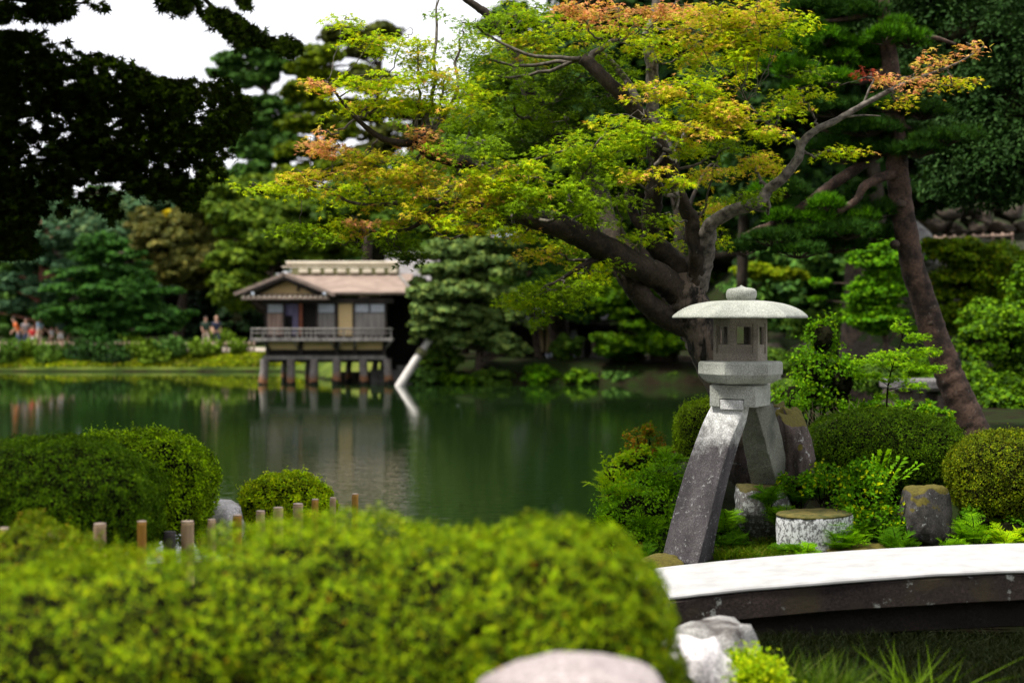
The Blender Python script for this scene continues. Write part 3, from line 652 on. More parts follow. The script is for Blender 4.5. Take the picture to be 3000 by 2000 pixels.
pads = [ # overview px (2352 wide): x y rx ry Y palette density
(790,55,35,18,14.6,CY,1),(850,100,75,26,14.6,CY,1),(960,125,80,30,14.6,CY,1),(905,185,120,26,14.4,CY,1),(1020,180,90,26,14.6,CY,1),(745,188,45,10,14.2,COY,.9),(720,186,25,8,14.1,CO,.9),
(850,235,115,24,14.4,CY,1),(985,245,115,26,14.6,CY,1),(1090,60,60,36,15.6,CG,1),(1180,40,60,35,16,CB,1),(1055,95,55,22,15,CB,1),(1200,105,90,36,16,CY,1),(1120,175,100,34,15.6,CG,1),
(1300,65,90,36,15.8,CY,1),(1230,20,70,22,16.4,CG,1),(1330,22,60,22,15.4,CO,1),(1420,28,80,26,15.2,CO,1),(1540,16,90,22,15.2,CO,1),(1640,28,90,26,15,COY,1),(1740,28,110,28,14.9,COY,1),(1810,50,60,16,14.8,CY,.9),
(1700,75,90,26,15,CY,1),(1600,85,80,26,15,COY,1),(1480,95,70,26,15.2,CY,1),(1380,125,80,28,15.8,CG,1),(1500,205,80,20,14.7,COY,1),(1600,195,100,24,14.8,CY,1),(1720,128,80,20,14.9,CY,1),
(1650,245,80,22,14.6,COY,1),(1480,275,100,30,14.5,CY,1),(1560,295,90,26,14.5,COY,.9),(1380,320,100,38,14.4,CB,1.1),(1300,345,80,30,14.5,CB,1),(1680,280,90,24,14.6,COY,.9),(1750,300,55,18,14.7,CY,.9),
(1870,165,40,30,15.0,CG,.6),(1840,215,60,24,15,CY,.7),(1800,255,70,16,15,CY,.7),(1500,398,70,16,14.3,COY,1),(1550,415,40,12,14.3,CY,1),(1720,372,85,22,15.8,COY,1),(1640,395,60,20,16,COY,.9),(1660,470,60,20,16.4,COY,.9),
(1610,510,50,18,16.2,CY,.9),(1700,452,50,12,15,CG,.9),(1480,540,45,16,15.2,CB,.9),(1540,500,40,14,15.2,CG,.8),(2080,180,70,16,15,CO,.8),(2150,140,50,16,15,CO,.7),(2190,185,55,14,15,COY,.7),(2065,225,38,10,15,COY,.6),
(2000,165,28,12,15.2,CR,.4),(2240,100,35,10,15,CO,.5),(1935,345,60,16,15,CY,.7),(1800,230,50,14,15.4,CY,.5),(725,328,38,10,14.2,CO,1),(775,340,55,12,14.3,CO,1),(745,300,14,5,14.2,CO,.6),(830,355,60,14,14.4,COY,1),
(960,328,35,18,14.4,CO,1),(1010,352,30,12,14.4,CO,1),(975,300,14,8,14.4,CO,1),(850,388,130,22,14.4,COY,.9),(960,408,95,22,14.5,COY,1),(585,425,48,7,14.2,CY,1),(650,428,50,8,14.2,CY,1),(700,402,50,8,14.2,COY,.9),
(770,436,100,14,14.3,CY,.9),(880,455,120,24,14.5,CY,.9),(1040,425,110,24,13.9,COY,.8),(1180,475,70,22,13.8,CG,1),(1200,440,60,20,13.8,CB,1),(1120,420,60,18,13.8,CY,1),(1150,460,100,32,13.9,COY,.8),(1000,495,120,30,14.4,COY,.8),(680,518,68,12,14.2,CG,1),(730,540,60,12,14.2,CG,1),
(820,520,90,22,14.4,CY,.9),(815,505,50,12,14.2,CO,.6),(900,555,95,24,14.6,CG,1),(930,585,50,14,14.6,CD,1),(1110,515,100,28,13.9,CY,.9),(1230,415,95,36,13.9,CB,1),(1300,465,85,36,13.9,CG,1),(1200,535,75,18,14.8,CY,.7),
(1350,398,95,44,14.6,CG,1),(1265,580,60,22,15.4,COY,.8),(1330,555,60,24,15.4,CG,.8),(1400,560,40,20,15.6,CG,.6),(1350,615,45,22,15.6,CY,.8),(1290,655,80,20,15,CG,1),(1200,678,60,9,14.7,CB,1),(1250,705,50,16,14.8,CG,1),
(1232,735,18,12,14.8,CG,1),(1255,665,70,18,14.5,CG,1.1),(1330,655,60,18,14.6,CG,1.1),(1190,690,55,9,14.5,CB,1.1),(1290,695,55,14,14.6,CG,1),(1370,620,40,20,14.8,CY,.8),(1420,600,30,16,15,CG,.8),(1330,630,60,20,15.2,CG,.9),(1200,275,105,38,16.4,CG,1),(1280,225,80,36,16.6,CD,1),(1080,285,90,26,15.4,CG,1),(1110,335,100,28,13.9,CG,1),(1150,385,100,24,13.9,CY,.9),(1000,270,90,30,15.6,CG,.9),
(1400,220,80,34,16.4,CD,1),(1420,170,60,24,16.2,CG,1),(1330,180,70,30,16.6,CD,1),(1230,160,80,30,16.6,CG,1),(1200,330,90,30,16.2,CD,1),(1300,280,70,26,16,CG,.9),(1440,340,60,30,15.4,CG,.9),(1420,460,50,26,15.2,CG,.7),
(1600,340,60,18,15.8,CB,.8),(1760,440,50,14,16,CG,.6),(1560,130,70,24,15.8,CY,.9),(1660,160,70,24,15.6,CY,.9),(1780,95,60,14,15,CY,.8),(1460,60,60,24,15.8,CY,.9),(1580,50,60,20,15.8,COY,.9),(1680,330,60,16,15.6,CG,.8),
(1540,560,40,16,16.2,CY,.6),(1500,600,30,14,16,CG,.4),(1640,550,30,12,16.4,CY,.5),(1000,30,8,5,15,CG,.5),(1430,400,55,20,15.2,CG,.8),(1350,470,60,22,14.8,CG,.9),(1370,510,45,14,15,CG,.8),(1560,340,50,16,14.8,CY,.7),
(1100,130,80,24,15.8,CG,.9),(930,90,60,14,14.8,CY,.7),(1160,225,90,26,15.8,CG,1),(1060,215,80,20,15,CY,.9),(1060,380,70,16,15.2,CG,.8),(950,360,70,14,15.0,CY,.6),(1480,310,60,18,14.4,CB,.9),(1590,245,60,18,14.6,CY,.8)]
groups = {'green': MB(), 'yellow': MB(), 'orange': MB()}
gk = {id(CG): 'green', id(CD): 'green', id(CB): 'green', id(CY): 'yellow', id(COY): 'yellow', id(CO): 'orange', id(CR): 'orange'}
tw = MB(); pr = np.random.default_rng(21)
for (x, y, rx, ry, Y, pal, den) in pads:
    c = P(x * K, y * K, Y); s = K * Y / F; rxm, rzm = rx * s * 1.12, ry * s * 1.1; rym = min(max(rxm * .75, .3), 1.0)
    # sprays: small tilted fans inside the pad
    ns = max(3, int(rxm * max(rym, .35) * (rzm * 5 + 1.0) * 60)); mbp = groups[gk[id(pal)]]
    d = sphere_dirs(ns); rad = pr.uniform(0, 1, ns) ** .45; cc = c + d * rad[:, None] * np.array([rxm, rym, rzm])
    # attach to nearest limb
    dd = np.linalg.norm(SKt[:, :3] - c, axis=1) + np.maximum(0, SKt[:, 2] - c[2]) * .6; j = np.argmin(dd); s0 = SKt[j]
    mid = (s0[:3] + c) / 2 + np.array([0, 0, -.04 - .06 * dd[j]]) + pr.normal(size=3) * .06 * dd[j]
    q = smooth_line([s0[:3], mid, c, c + (c - s0[:3]) * .15], 5); r0 = min(s0[3] * .6, .012 + .012 * dd[j])
    q = q + np.concatenate([[[0, 0, 0]], pr.normal(size=(len(q) - 1, 3)) * .015]); tw.tube(q, np.linspace(r0, .004, len(q)), 5)
    for e in cc[::3]:
        st = q[pr.integers(len(q) // 2, len(q))]; m_ = (st + e) / 2 + pr.normal(size=3) * .04; tw.tube([st, m_, e], [.005, .0035, .0015], 3, cap=False)
    for e in cc:
        nl = int(34 * den); sr = pr.uniform(.10, .2); a = pr.uniform(0, 6.28, nl); rr = sr * np.sqrt(pr.uniform(0, 1, nl))
        tilt = pr.normal(size=2) * .25; off = np.stack([rr * np.cos(a), rr * np.sin(a), -.35 * rr + rr * (np.cos(a) * tilt[0] + np.sin(a) * tilt[1]) + pr.normal(size=nl) * .02], 1)
        tn = pick(pal, nl, .22) * pr.uniform(.8, 1.2); out = np.stack([np.cos(a), np.sin(a), np.full(nl, -.3)], 1)
        if pal is CY and pr.random() < .16: tn = pick(COY, nl)
        scatter(mbp, e + off, np.tile([0, -.35, 1.0], (nl, 1)), .043, STAR, tn, 0, .42, 0, out)
part(tw, 'branchwork', m_plain('twig_bark', (.05, .04, .03), (.16, .14, .11), 20, .9, .3), mp)
for kx, lab in (('green', 'green leaves'), ('yellow', 'yellow green leaves'), ('orange', 'orange leaves at the branch tips')):
    part(groups[kx], 'foliage', LEAFM, mp, lab)

# ------------------------------------------------------------------ dark maple hanging in from upper left
def inpoly(x, y, poly):
    ins = np.zeros(len(x), bool); n = len(poly)
    for i in range(n):
        x1, y1 = poly[i]; x2, y2 = poly[(i + 1) % n]
        ins ^= ((y1 > y) != (y2 > y)) & (x < (x2 - x1) * (y - y1) / (y2 - y1 + 1e-9) + x1)
    return ins
DK = [((.010, .016, .003), 3), ((.016, .026, .004), 1), ((.008, .011, .003), 1)]  # leaf colours near black; the crown's deep shade is put into them
dt = empty('dark_maple_tree', (-7.5, 8.4, .6), 'near maple with deep shade put into its black leaves, hanging in at upper left', 'tree')
fol = MB(); pr = np.random.default_rng(5)
outl = [([(-60, 95), (30, 92), (130, 100), (150, 140), (190, 135), (230, 165), (330, 158), (350, 195), (410, 205), (450, 230), (560, 240), (640, 232), (700, 262), (735, 290), (748, 325), (715, 370), (690, 400), (672, 440), (652, 500), (650, 540), (600, 535), (578, 555), (560, 605), (500, 590), (470, 600), (440, 575), (350, 570), (335, 600), (352, 665), (318, 650), (300, 615), (240, 590), (215, 600), (185, 640), (120, 620), (105, 670), (60, 660), (-60, 600)], 20000),
        ([(-60, 600), (20, 640), (60, 655), (100, 690), (122, 740), (100, 765), (60, 755), (20, 765), (-60, 760)], 2600),
        ([(-60, -120), (240, -120), (250, -20), (310, 0), (325, 22), (290, 28), (240, 25), (215, 50), (180, 52), (130, 60), (60, 48), (0, 70), (-60, 70)], 2600),
        ([(450, -30), (560, -30), (575, 0), (625, 30), (700, 48), (760, 90), (870, 118), (885, 140), (860, 175), (820, 160), (780, 140), (740, 130), (700, 150), (680, 130), (660, 110), (620, 80), (590, 50), (560, 10), (540, 50), (470, 20)], 1900),
        ([(690, -30), (735, -20), (742, 28), (722, 30), (700, 12)], 220)]
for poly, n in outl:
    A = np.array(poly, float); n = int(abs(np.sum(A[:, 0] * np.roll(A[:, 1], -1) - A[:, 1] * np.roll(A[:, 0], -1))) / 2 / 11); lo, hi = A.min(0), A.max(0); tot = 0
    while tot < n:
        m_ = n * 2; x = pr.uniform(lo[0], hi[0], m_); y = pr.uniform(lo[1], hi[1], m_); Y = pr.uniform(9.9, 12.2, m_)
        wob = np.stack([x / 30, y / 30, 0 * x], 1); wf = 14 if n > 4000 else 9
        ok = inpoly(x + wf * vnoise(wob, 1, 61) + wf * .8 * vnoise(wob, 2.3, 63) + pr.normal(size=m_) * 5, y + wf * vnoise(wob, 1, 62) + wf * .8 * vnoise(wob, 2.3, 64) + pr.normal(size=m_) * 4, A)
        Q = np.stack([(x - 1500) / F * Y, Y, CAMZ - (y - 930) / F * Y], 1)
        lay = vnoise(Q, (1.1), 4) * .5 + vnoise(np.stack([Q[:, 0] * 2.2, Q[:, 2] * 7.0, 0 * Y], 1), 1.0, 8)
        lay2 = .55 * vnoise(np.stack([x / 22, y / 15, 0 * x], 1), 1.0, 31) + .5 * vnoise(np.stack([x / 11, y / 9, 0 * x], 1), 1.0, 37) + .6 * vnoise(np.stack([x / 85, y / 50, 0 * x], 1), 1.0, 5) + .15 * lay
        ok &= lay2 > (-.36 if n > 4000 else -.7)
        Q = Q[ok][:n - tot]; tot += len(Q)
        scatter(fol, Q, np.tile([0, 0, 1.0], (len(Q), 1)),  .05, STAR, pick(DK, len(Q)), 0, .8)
# crown carried on over and beside the camera, out of the frame
q = np.concatenate([np.array([-5.6, 8.6, 5.4]) + sphere_dirs(9000) * pr.uniform(.2, 1, (9000, 1)) ** .4 * np.array([2.4, 2.2, 1.1])])
q = q[(q[:, 2] > CAMZ + (1010) / F * q[:, 1]) | (q[:, 0] < -1560 / F * q[:, 1])]
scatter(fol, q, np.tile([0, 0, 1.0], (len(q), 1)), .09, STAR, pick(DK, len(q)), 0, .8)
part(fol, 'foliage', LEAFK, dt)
for pts in ([(-400, 380, 9.5, .05), (0, 350, 10.6, .025), (200, 320, 10.6, .018), (420, 350, 10.7, .01), (640, 320, 10.7, .005)], [(-400, 500, 9.5, .05), (0, 480, 10.7, .02), (200, 470, 10.7, .015), (400, 510, 10.8, .01), (560, 520, 10.8, .005)],
            [(-400, 250, 10, .05), (0, 180, 11, .02), (160, 200, 11, .014), (380, 260, 11, .006)], [(-400, 620, 10.3, .07), (-50, 590, 10.3, .03), (80, 650, 10.3, .012)],
            [(400, -160, 11, .03), (560, -40, 11, .02), (680, 70, 11, .012), (860, 140, 11, .004)], [(640, -140, 11, .02), (700, -20, 11, .01), (725, 20, 11, .004)], [(-300, -100, 11, .05), (60, 0, 11, .02), (260, 10, 11, .008)]):
    limb(dt, pts, 'branch', TWIG, 7, 5, .05)
mb = MB(); mb.tube(smooth_line([(-7.5, 8.4, .4), (-7.3, 8.6, 1.6), (-7.0, 8.9, 2.8), (-6.3, 9.2, 4.2), (-5.2, 9.1, 5)], 5), np.linspace(.24, .08, 21), 14, rough=.1); part(mb, 'trunk', DBARK, dt)
mb = MB(); 
for e, s0 in (((-400, 380), 3.2), ((-400, 500), 2.9), ((-400, 250), 3.4), ((-400, 620), 2.6)):
    e3 = P(e[0], e[1], 10.0); mb.tube(smooth_line([(-7.0, 8.9, s0), (e3 + np.array([-7.0, 8.9, s0])) / 2 + [0, 0, .1], e3], 4), np.linspace(.1, .07, 9), 8)
part(mb, 'limb', DBARK, dt)

# ------------------------------------------------------------------ generic crown pieces
def clumps(mb, c, r, K_, leaf, pal, tmpl=BLOB, cr=.28, per=120, flat=.45, fill=.5, up=.6, cores=True, rr=None, jit=.55, zcut=-1, shell=.35):
    rr = rr or pr
    if per < 140: K_, per, cr = int(K_ * 1.9), int(per * .72), cr * .78
    c = np.asarray(c); r = np.asarray(r, float); d = sphere_dirs(K_, zcut); rad = rr.uniform(shell ** 3, 1, K_) ** (1 / 3.); ctr = c + d * rad[:, None] * r
    base = min(r.max(), 1.6 * np.median(r)) * cr
    for i in range(K_):
        q = base * rr.uniform(.35, 1.5); e = sphere_dirs(per, -.5); w = ctr[i] + e * rr.uniform(.45, 1.0, (per, 1)) * np.array([q * 1.25, q * 1.25, q * flat * 1.3])
        scatter(mb, w, e + np.array([0, 0, up]), leaf, tmpl, pick(pal, per, .16) * rr.uniform(.72, 1.3), 0, jit)
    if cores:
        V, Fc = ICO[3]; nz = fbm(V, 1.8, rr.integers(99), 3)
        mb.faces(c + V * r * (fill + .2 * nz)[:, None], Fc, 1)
    return ctr
def tree(name, label, base, lobes, pal, leaf, K_=26, per=110, flat=.45, trunk=None, cr=.3, cores=True, fill=.5, cat='tree', group=None, tmpl=BLOB, lm=None, up=.6, bark=DBARK, tr=.25, shell=.35):
    """base: (px, Y); lobes: (px, py, rx, ry, Y, depth)"""
    bx, bY = base; X = (bx - 1500) / F * bY; z0 = float(height(np.array([X]), np.array([bY]))[0]) - .15
    t = empty(name, (X, bY, z0), label, cat, group); mb = MB(); tb = MB()
    top = max((P(l[0], l[1], l[4]) for l in lobes), key=lambda q: q[2])
    tp = trunk or [(X, bY, z0), (X + (top[0] - X) * .25, bY, z0 + (top[2] - z0) * .35), (X + (top[0] - X) * .6, bY + .1, z0 + (top[2] - z0) * .7), tuple(top)]
    tl = smooth_line(tp, 6); tb.tube(tl, np.linspace(tr, tr * .25, len(tl)), 10, rough=.1)
    full = [(l, K_, cores) for l in lobes]
    if bY > 35 and len(lobes) > 3:
        for l in lobes:
            for _ in range(3):
                q_ = pr.uniform(.25, .5); full.append(((l[0] + pr.normal() * l[2] * .75, l[1] + pr.normal() * l[3] * .85, l[2] * q_, l[3] * q_ * pr.uniform(.5, 1), l[4] + pr.normal() * l[5] * .6, l[5] * q_), max(3, K_ // 5), False))
    for ((px, py, rx, ry, Y, dep), K2, cr2) in full:
        c = P(px, py, Y); s = Y / F
        ctr = clumps(mb, c, (rx * s, dep, ry * s), K2, leaf, pal, tmpl, cr if K2 == K_ else cr * 1.3, per, flat * pr.uniform(.8, 1.5), fill, up, cr2, shell=shell)
        cand = tl[tl[:, 2] <= c[2] + .2]; 
        if len(cand) == 0: cand = tl[:1]
        st = cand[np.argmin(np.linalg.norm(cand - c, axis=1) + 1.0 * np.abs(cand[:, 2] - c[2] + .5))]
        tb.tube(smooth_line([st, (st + c) / 2 + [0, 0, .15], c], 4), np.linspace(tr * .4, tr * .12, 9), 6)
        for e in ctr[:6]: tb.tube([c, (c + e) / 2, e], [tr * .14, tr * .1, tr * .05], 4, cap=False)
    part(mb, 'crown', [lm or LEAFD, TWIG], t); part(tb, 'trunk', bark, t); return t

# ------------------------------------------------------------------ leaning pine at right
YP = 19.5
pt = empty('leaning_pine', tuple(P(2862, 1300, YP)), 'leaning red brown pine trunk on the right with dark needled boughs', 'tree')
limb(pt, [(2880, 1330, YP, .27), (2850, 1265, YP, .235), (2822, 1196, YP, .215), (2790, 1120, YP, .20), (2768, 1060, YP, .19), (2738, 980, YP, .18), (2706, 880, YP, .172), (2676, 786, YP, .165), (2654, 680, YP, .158), (2640, 590, YP, .155), (2630, 500, YP, .15), (2626, 430, YP, .14), (2622, 335, YP, .13), (2610, 200, YP, .115), (2590, 60, YP, .1), (2580, -80, YP, .08)], 'trunk', PBARK, 20, 8, .08)
mb = MB()
for (x, y, r_) in ((2640, 598, .07), (2622, 715, .06), (2725, 945, .05)):
    mb = MB(); c = P(x, y, YP - .12); V, Fc = ICO[3]; mb.faces(c + V * np.array([r_ * 1.1, .07, r_]) * (1 + .2 * fbm(V, 2, 4))[:, None], Fc, smooth=True); part(mb, 'knot', DBARK, pt)
pls = [[(2630, 508, YP, .08), (2594, 516, YP - .2, .07), (2560, 530, YP - .3, .065), (2530, 548, YP - .4, .06), (2510, 585, YP - .4, .05), (2470, 612, YP - .4, .045), (2446, 635, YP - .4, .03)],
       [(2630, 420, YP, .07), (2570, 450, YP + .4, .085), (2513, 491, YP + .2, .08), (2446, 536, YP, .078), (2390, 580, YP, .075), (2335, 620, YP, .07), (2268, 656, YP, .055), (2220, 672, YP, .045), (2179, 690, YP, .03)],
       [(2620, 330, YP, .06), (2560, 380, YP, .05), (2500, 400, YP, .04), (2400, 380, YP, .02)], [(2600, 200, YP, .06), (2520, 240, YP, .05), (2400, 220, YP, .03), (2300, 200, YP, .02)],
       [(2600, 120, YP, .05), (2720, 110, YP, .04), (2800, 130, YP, .02)], [(2620, 360, YP, .05), (2720, 400, YP, .035), (2830, 410, YP, .02)], [(2590, 30, YP, .05), (2450, 60, YP, .03), (2350, 60, YP, .02)]]
for q in pls: limb(pt, q, 'branch', PBARK, 9, 6, .1)
NG = [((.05, .12, .015), 3), ((.08, .17, .02), 1), ((.03, .07, .012), 2)]; NDK = [((.022, .05, .012), 3), ((.035, .075, .014), 1)]
fb = MB(); fbr = MB()
def needle_pads(mb, lst, pal, n=1.0, leaf=.11, Yj=.5):
    for (x, y, rx, ry) in lst:
        Y = YP + pr.uniform(-Yj, Yj); c = P(x, y, Y); s = Y / F; k = int(rx * ry * .2 * n) + 30
        d = sphere_dirs(k, -.5); w = c + d * pr.uniform(.3, 1, (k, 1)) * np.array([rx * s, max(.4, rx * s * .8), ry * s])
        scatter(mb, w, d * .5 + np.array([0, 0, 1.0]), leaf, TUFT, pick(pal, k, .2) * pr.uniform(.75, 1.2), 0, .45)
        for e in w[::25]: mb.tube([c - [0, 0, .1], (c + e) / 2 - [0, 0, .06], e], [.012, .008, .004], 3, 1, cap=False)
tb_ = MB()
needle_pads(fbr, [(2300, 130, 60, 30), (2360, 90, 70, 30), (2420, 115, 60, 28), (2500, 140, 80, 28), (2590, 110, 60, 26), (2620, 80, 50, 26), (2660, 120, 60, 28), (2270, 190, 60, 30), (2330, 210, 70, 26), (2400, 160, 70, 30), (2460, 180, 60, 26), (2560, 170, 60, 26), (2540, 205, 50, 22), (2370, 260, 80, 26), (2440, 235, 70, 24),
                 (2250, 600, 50, 28), (2300, 640, 60, 24), (2420, 600, 50, 26), (2240, 560, 40, 20), (2400, 645, 60, 22), (2530, 640, 45, 24)], NG, 1.0)
needle_pads(fb, [(2400, 20, 120, 40), (2500, 40, 110, 40), (2450, 320, 90, 30), (2540, 380, 110, 30), (2650, 400, 110, 26), (2760, 410, 100, 26), (2820, 400, 60, 24), (2450, 430, 90, 30), (2560, 440, 90, 24), (2690, 440, 90, 22), (2480, 460, 70, 24), (2380, 300, 80, 26),
                (2640, 250, 90, 30), (2600, 310, 90, 26), (2700, 330, 90, 26), (2300, 560, 70, 36), (2370, 690, 110, 30), (2480, 680, 100, 30), (2560, 690, 70, 26), (2260, 700, 90, 22), (2440, 720, 110, 26), (2340, 735, 80, 20), (2180, 730, 70, 18), (2580, 620, 40, 30), (2520, 560, 40, 24)], NDK, 1.2)
part(fbr, 'foliage', [NEEDLE, DBARK], pt, 'bright green needle tufts'); part(fb, 'foliage', [NEEDLE, DBARK], pt, 'dark green needle boughs')

# ------------------------------------------------------------------ dark wood at right and behind the maple
DG = [((.02, .042, .012), 3), ((.03, .06, .016), 1.5), ((.012, .025, .01), 1.5)]
DG2 = [((.045, .08, .018), 3), ((.075, .12, .025), 1.5), ((.025, .045, .012), 1)]
tree('evergreen_oak', 'dark glossy evergreen tree filling the upper right corner', (3250, 27), [(2860, 120, 190, 150, 26, 2), (2970, 330, 170, 170, 25.5, 2), (2800, 300, 130, 120, 26.5, 1.6), (2900, 500, 150, 90, 25.5, 1.6), (3150, 200, 250, 300, 27, 2), (2740, 20, 180, 110, 27, 2), (2780, 420, 90, 60, 26, 1)], [((.014, .03, .009), 4), ((.025, .05, .015), 1.5), ((.04, .07, .025), .4)], .1, 70, 190, .8, tmpl=LEAF, cr=.25, tr=.3)
tree('dark_cedar', 'blackish tall tree behind the pine boughs', (2500, 42), [(2300, 80, 260, 190, 42, 4), (2560, 40, 260, 160, 42, 4), (2400, 330, 260, 190, 42, 4), (2620, 300, 200, 170, 43, 4), (2350, 560, 220, 110, 43, 3), (2600, 540, 160, 120, 44, 3)], DG, .28, 45, 110, .6, tr=.6, fill=.75)
tree('dark_cedar', 'deep green tree high behind the maple crown', (1950, 60), [(1780, 60, 180, 160, 58, 4), (2020, 100, 220, 180, 58, 4), (1900, 330, 200, 170, 58, 4), (2120, 360, 180, 180, 60, 4), (2080, 560, 150, 110, 60, 4)], DG, .34, 42, 110, .6, tr=.6, fill=.7)
tree('dark_cedar', 'dark green tree filling the gaps under the maple boughs', (1650, 64), [(1620, 330, 150, 120, 62, 4), (1500, 520, 190, 110, 62, 4), (1720, 520, 180, 130, 62, 4), (1840, 640, 160, 110, 64, 4), (1480, 250, 100, 80, 64, 3)], DG2, .34, 42, 110, .6, tr=.5, fill=.6)
# bare pale trunks standing in the dark wood
for (x, y1, y2, Y, r_, lab) in ((2565, 500, 620, 40, .2, 'pale grey trunk behind the pine branch'), (2172, 530, 620, 44, .16, 'pale grey trunk in shade behind the long maple branch'), (1985, 560, 640, 38, .15, 'thin dim trunk behind the maple fork')):
    b0 = P(x, y2 + 240, Y); t = empty('bare_trunk', tuple(b0), lab, 'tree'); mb = MB()
    mb.tube(smooth_line([b0, P(x + 8, (y1 + y2) / 2 + 60, Y), P(x - 6, y1, Y), P(x - 10, y1 - 120, Y)], 5), np.linspace(r_ * 1.15, r_ * .8, 16), 12, rough=.06); part(mb, 'trunk', BARK, t)
    mb = MB(); mb.tube([P(x - 10, y1 - 110, Y), P(x + 40, y1 - 200, Y + .5)], [r_ * .6, r_ * .3], 8); mb.tube([P(x - 10, y1 - 110, Y), P(x - 60, y1 - 210, Y + .5)], [r_ * .5, r_ * .3], 8); part(mb, 'limb', BARKL, t)
# slope trees and shrubs at right
BR = [((.06, .14, .012), 3), ((.10, .19, .015), 2), ((.03, .07, .01), 2)]
MG = [((.05, .10, .014), 3), ((.09, .15, .02), 1.5), ((.025, .05, .01), 1.5)]
GBL = [((.05, .10, .028), 3), ((.08, .14, .035), 1.3), ((.025, .055, .018), 1)]
LG = [((.085, .125, .045), 3), ((.13, .165, .055), 2), ((.05, .08, .03), 1.5)]
tree('slope_maple', 'bright green layered maple left of the leaning pine trunk', (2580, 38), [(2580, 760, 80, 40, 38, 1), (2600, 840, 95, 45, 38, 1), (2560, 930, 80, 40, 38, 1), (2620, 720, 60, 30, 38, .8), (2540, 870, 60, 40, 38, 1)], BR, .085, 30, 139, .35, tr=.12, fill=.45)
tree('slope_maple', 'olive green maple on the slope below the hill fence', (2900, 42), [(2790, 730, 90, 30, 42, 1.2), (2900, 760, 130, 40, 42, 1.4), (2820, 830, 110, 45, 42, 1.2), (2960, 850, 110, 50, 42, 1.3), (2800, 930, 90, 50, 42, 1.2)], [((.07, .11, .014), 3), ((.11, .13, .02), 1), ((.04, .07, .012), 2)], .09, 30, 139, .35, tr=.14, fill=.4)
tree('slope_maple', 'mid green tree at the right edge beside the white shirted visitor', (3010, 33), [(2960, 960, 90, 70, 33, 1.2), (2990, 1060, 80, 70, 33, 1), (2900, 930, 60, 60, 34, 1), (3060, 850, 90, 90, 34, 1.2)], MG, .08, 36, 139, .5, tr=.12)
tree('slope_maple', 'bluish green tree right behind the stone lantern cap', (2330, 52), [(2250, 850, 110, 50, 52, 1.8), (2370, 800, 110, 50, 52, 1.8), (2420, 900, 80, 50, 52, 1.4), (2280, 930, 90, 40, 52, 1.4), (2330, 740, 120, 40, 54, 1.8), (2470, 770, 60, 40, 52, 1)], GBL, .2, 26, 110, .45, tr=.16, fill=.5)
tree('slope_bush', 'yellow green bough hanging over the slope', (2280, 50), [(2280, 805, 90, 14, 49, 1), (2200, 795, 60, 12, 49, 1)], [((.13, .16, .02), 2), ((.09, .13, .02), 1)], .16, 16, 90, .35, tr=.08, cores=False, cat='shrub')
topcat = [(2480, 1040, 60, 50, 44, 'dark shrub under the brown cliff'), (2700, 1080, 60, 60, 36, 'dark shrub behind the thin sapling'), (2930, 1150, 90, 50, 30, 'small leaved shrub by the water at the right edge'), (2880, 1000, 50, 60, 32, 'loose shrub right of the pine trunk')]
topcat += [(2400, 960, 90, 44, 46, 'airy shrub between the bluish tree and the cliff rocks'), (2500, 940, 60, 44, 43, 'leafy shrub on the slope behind the upright bright shrub'), (2270, 1060, 70, 36, 40, 'dim green shrub beside the lantern platform on the far slope'), (2440, 1100, 60, 40, 36, 'low dark shrub before the shaded cliff rock'), (2560, 1110, 60, 36, 33, 'low dim shrub behind the straw stalks'),
  (2820, 1110, 70, 40, 31, 'shaded shrub right of the stone footbridge'), (2960, 1190, 80, 40, 26, 'dark low shrub at the waterline on the right edge'), (2330, 1140, 60, 26, 34, 'short dark shrub low on the far right shore')]
for (x, y, rx, ry, Y, lab) in topcat:
    tree('slope_bush', lab, (x, Y), [(x, y, rx, ry, Y, .8)], MG if x > 2600 else DG2, .08, 34, 120, .6, tr=.06, cat='shrub')
# cliff rocks
rs = [(2430, 1020, 38, 80, 90, 48), (2300, 1050, 46, 80, 60, 50), (2430, 890, 50, 70, 60, 60), (2560, 1030, 45, 90, 80, 42), (2660, 720, 60, 80, 70, 47), (2240, 1130, 60, 90, 30, 42), (2360, 1150, 55, 80, 32, 36)]
labs = ['brown cliff boulder right of the lantern light box', 'mossy brown rock beside the lantern light box', 'tall brown rock face high on the slope', 'shaded brown rock left of the sapling', 'grey rock behind the pine trunk', 'flat grey shore rock beside the lantern platform', 'grey shore rock right of the lantern platform']
for i, ((x, y, _, rx, ry, Y), lab) in enumerate(zip(rs, labs)): rock('cliff_boulder', x, y, Y, rx, ry, 1.2, CLIFF if i not in (4, 5, 6) else GREYR, 50 + i, lab, amp=.3, box=.3)
wl = [(2720, 600, 34, 26), (2780, 620, 40, 28), (2840, 610, 36, 24), (2900, 600, 34, 26), (2960, 620, 36, 30), (2740, 660, 36, 24), (2800, 672, 34, 22), (2862, 662, 40, 26), (2930, 668, 38, 24), (2990, 660, 30, 26), (2880, 560 + 80, 30, 20), (2700, 640, 26, 26)]
wlab = ['far left', 'second', 'centre', 'right of centre', 'right end']
for i, (x, y, rx, ry) in enumerate(wl):
    rock('wall_boulder', x, y, 50, rx, ry, .5, CLIFF, 80 + i, 'rough boulder in the terraced rock wall on the far hillside at right', 'boulders of the hillside terrace wall', sub=3, amp=.4, box=.5)
hb = MB()
terr = MB()
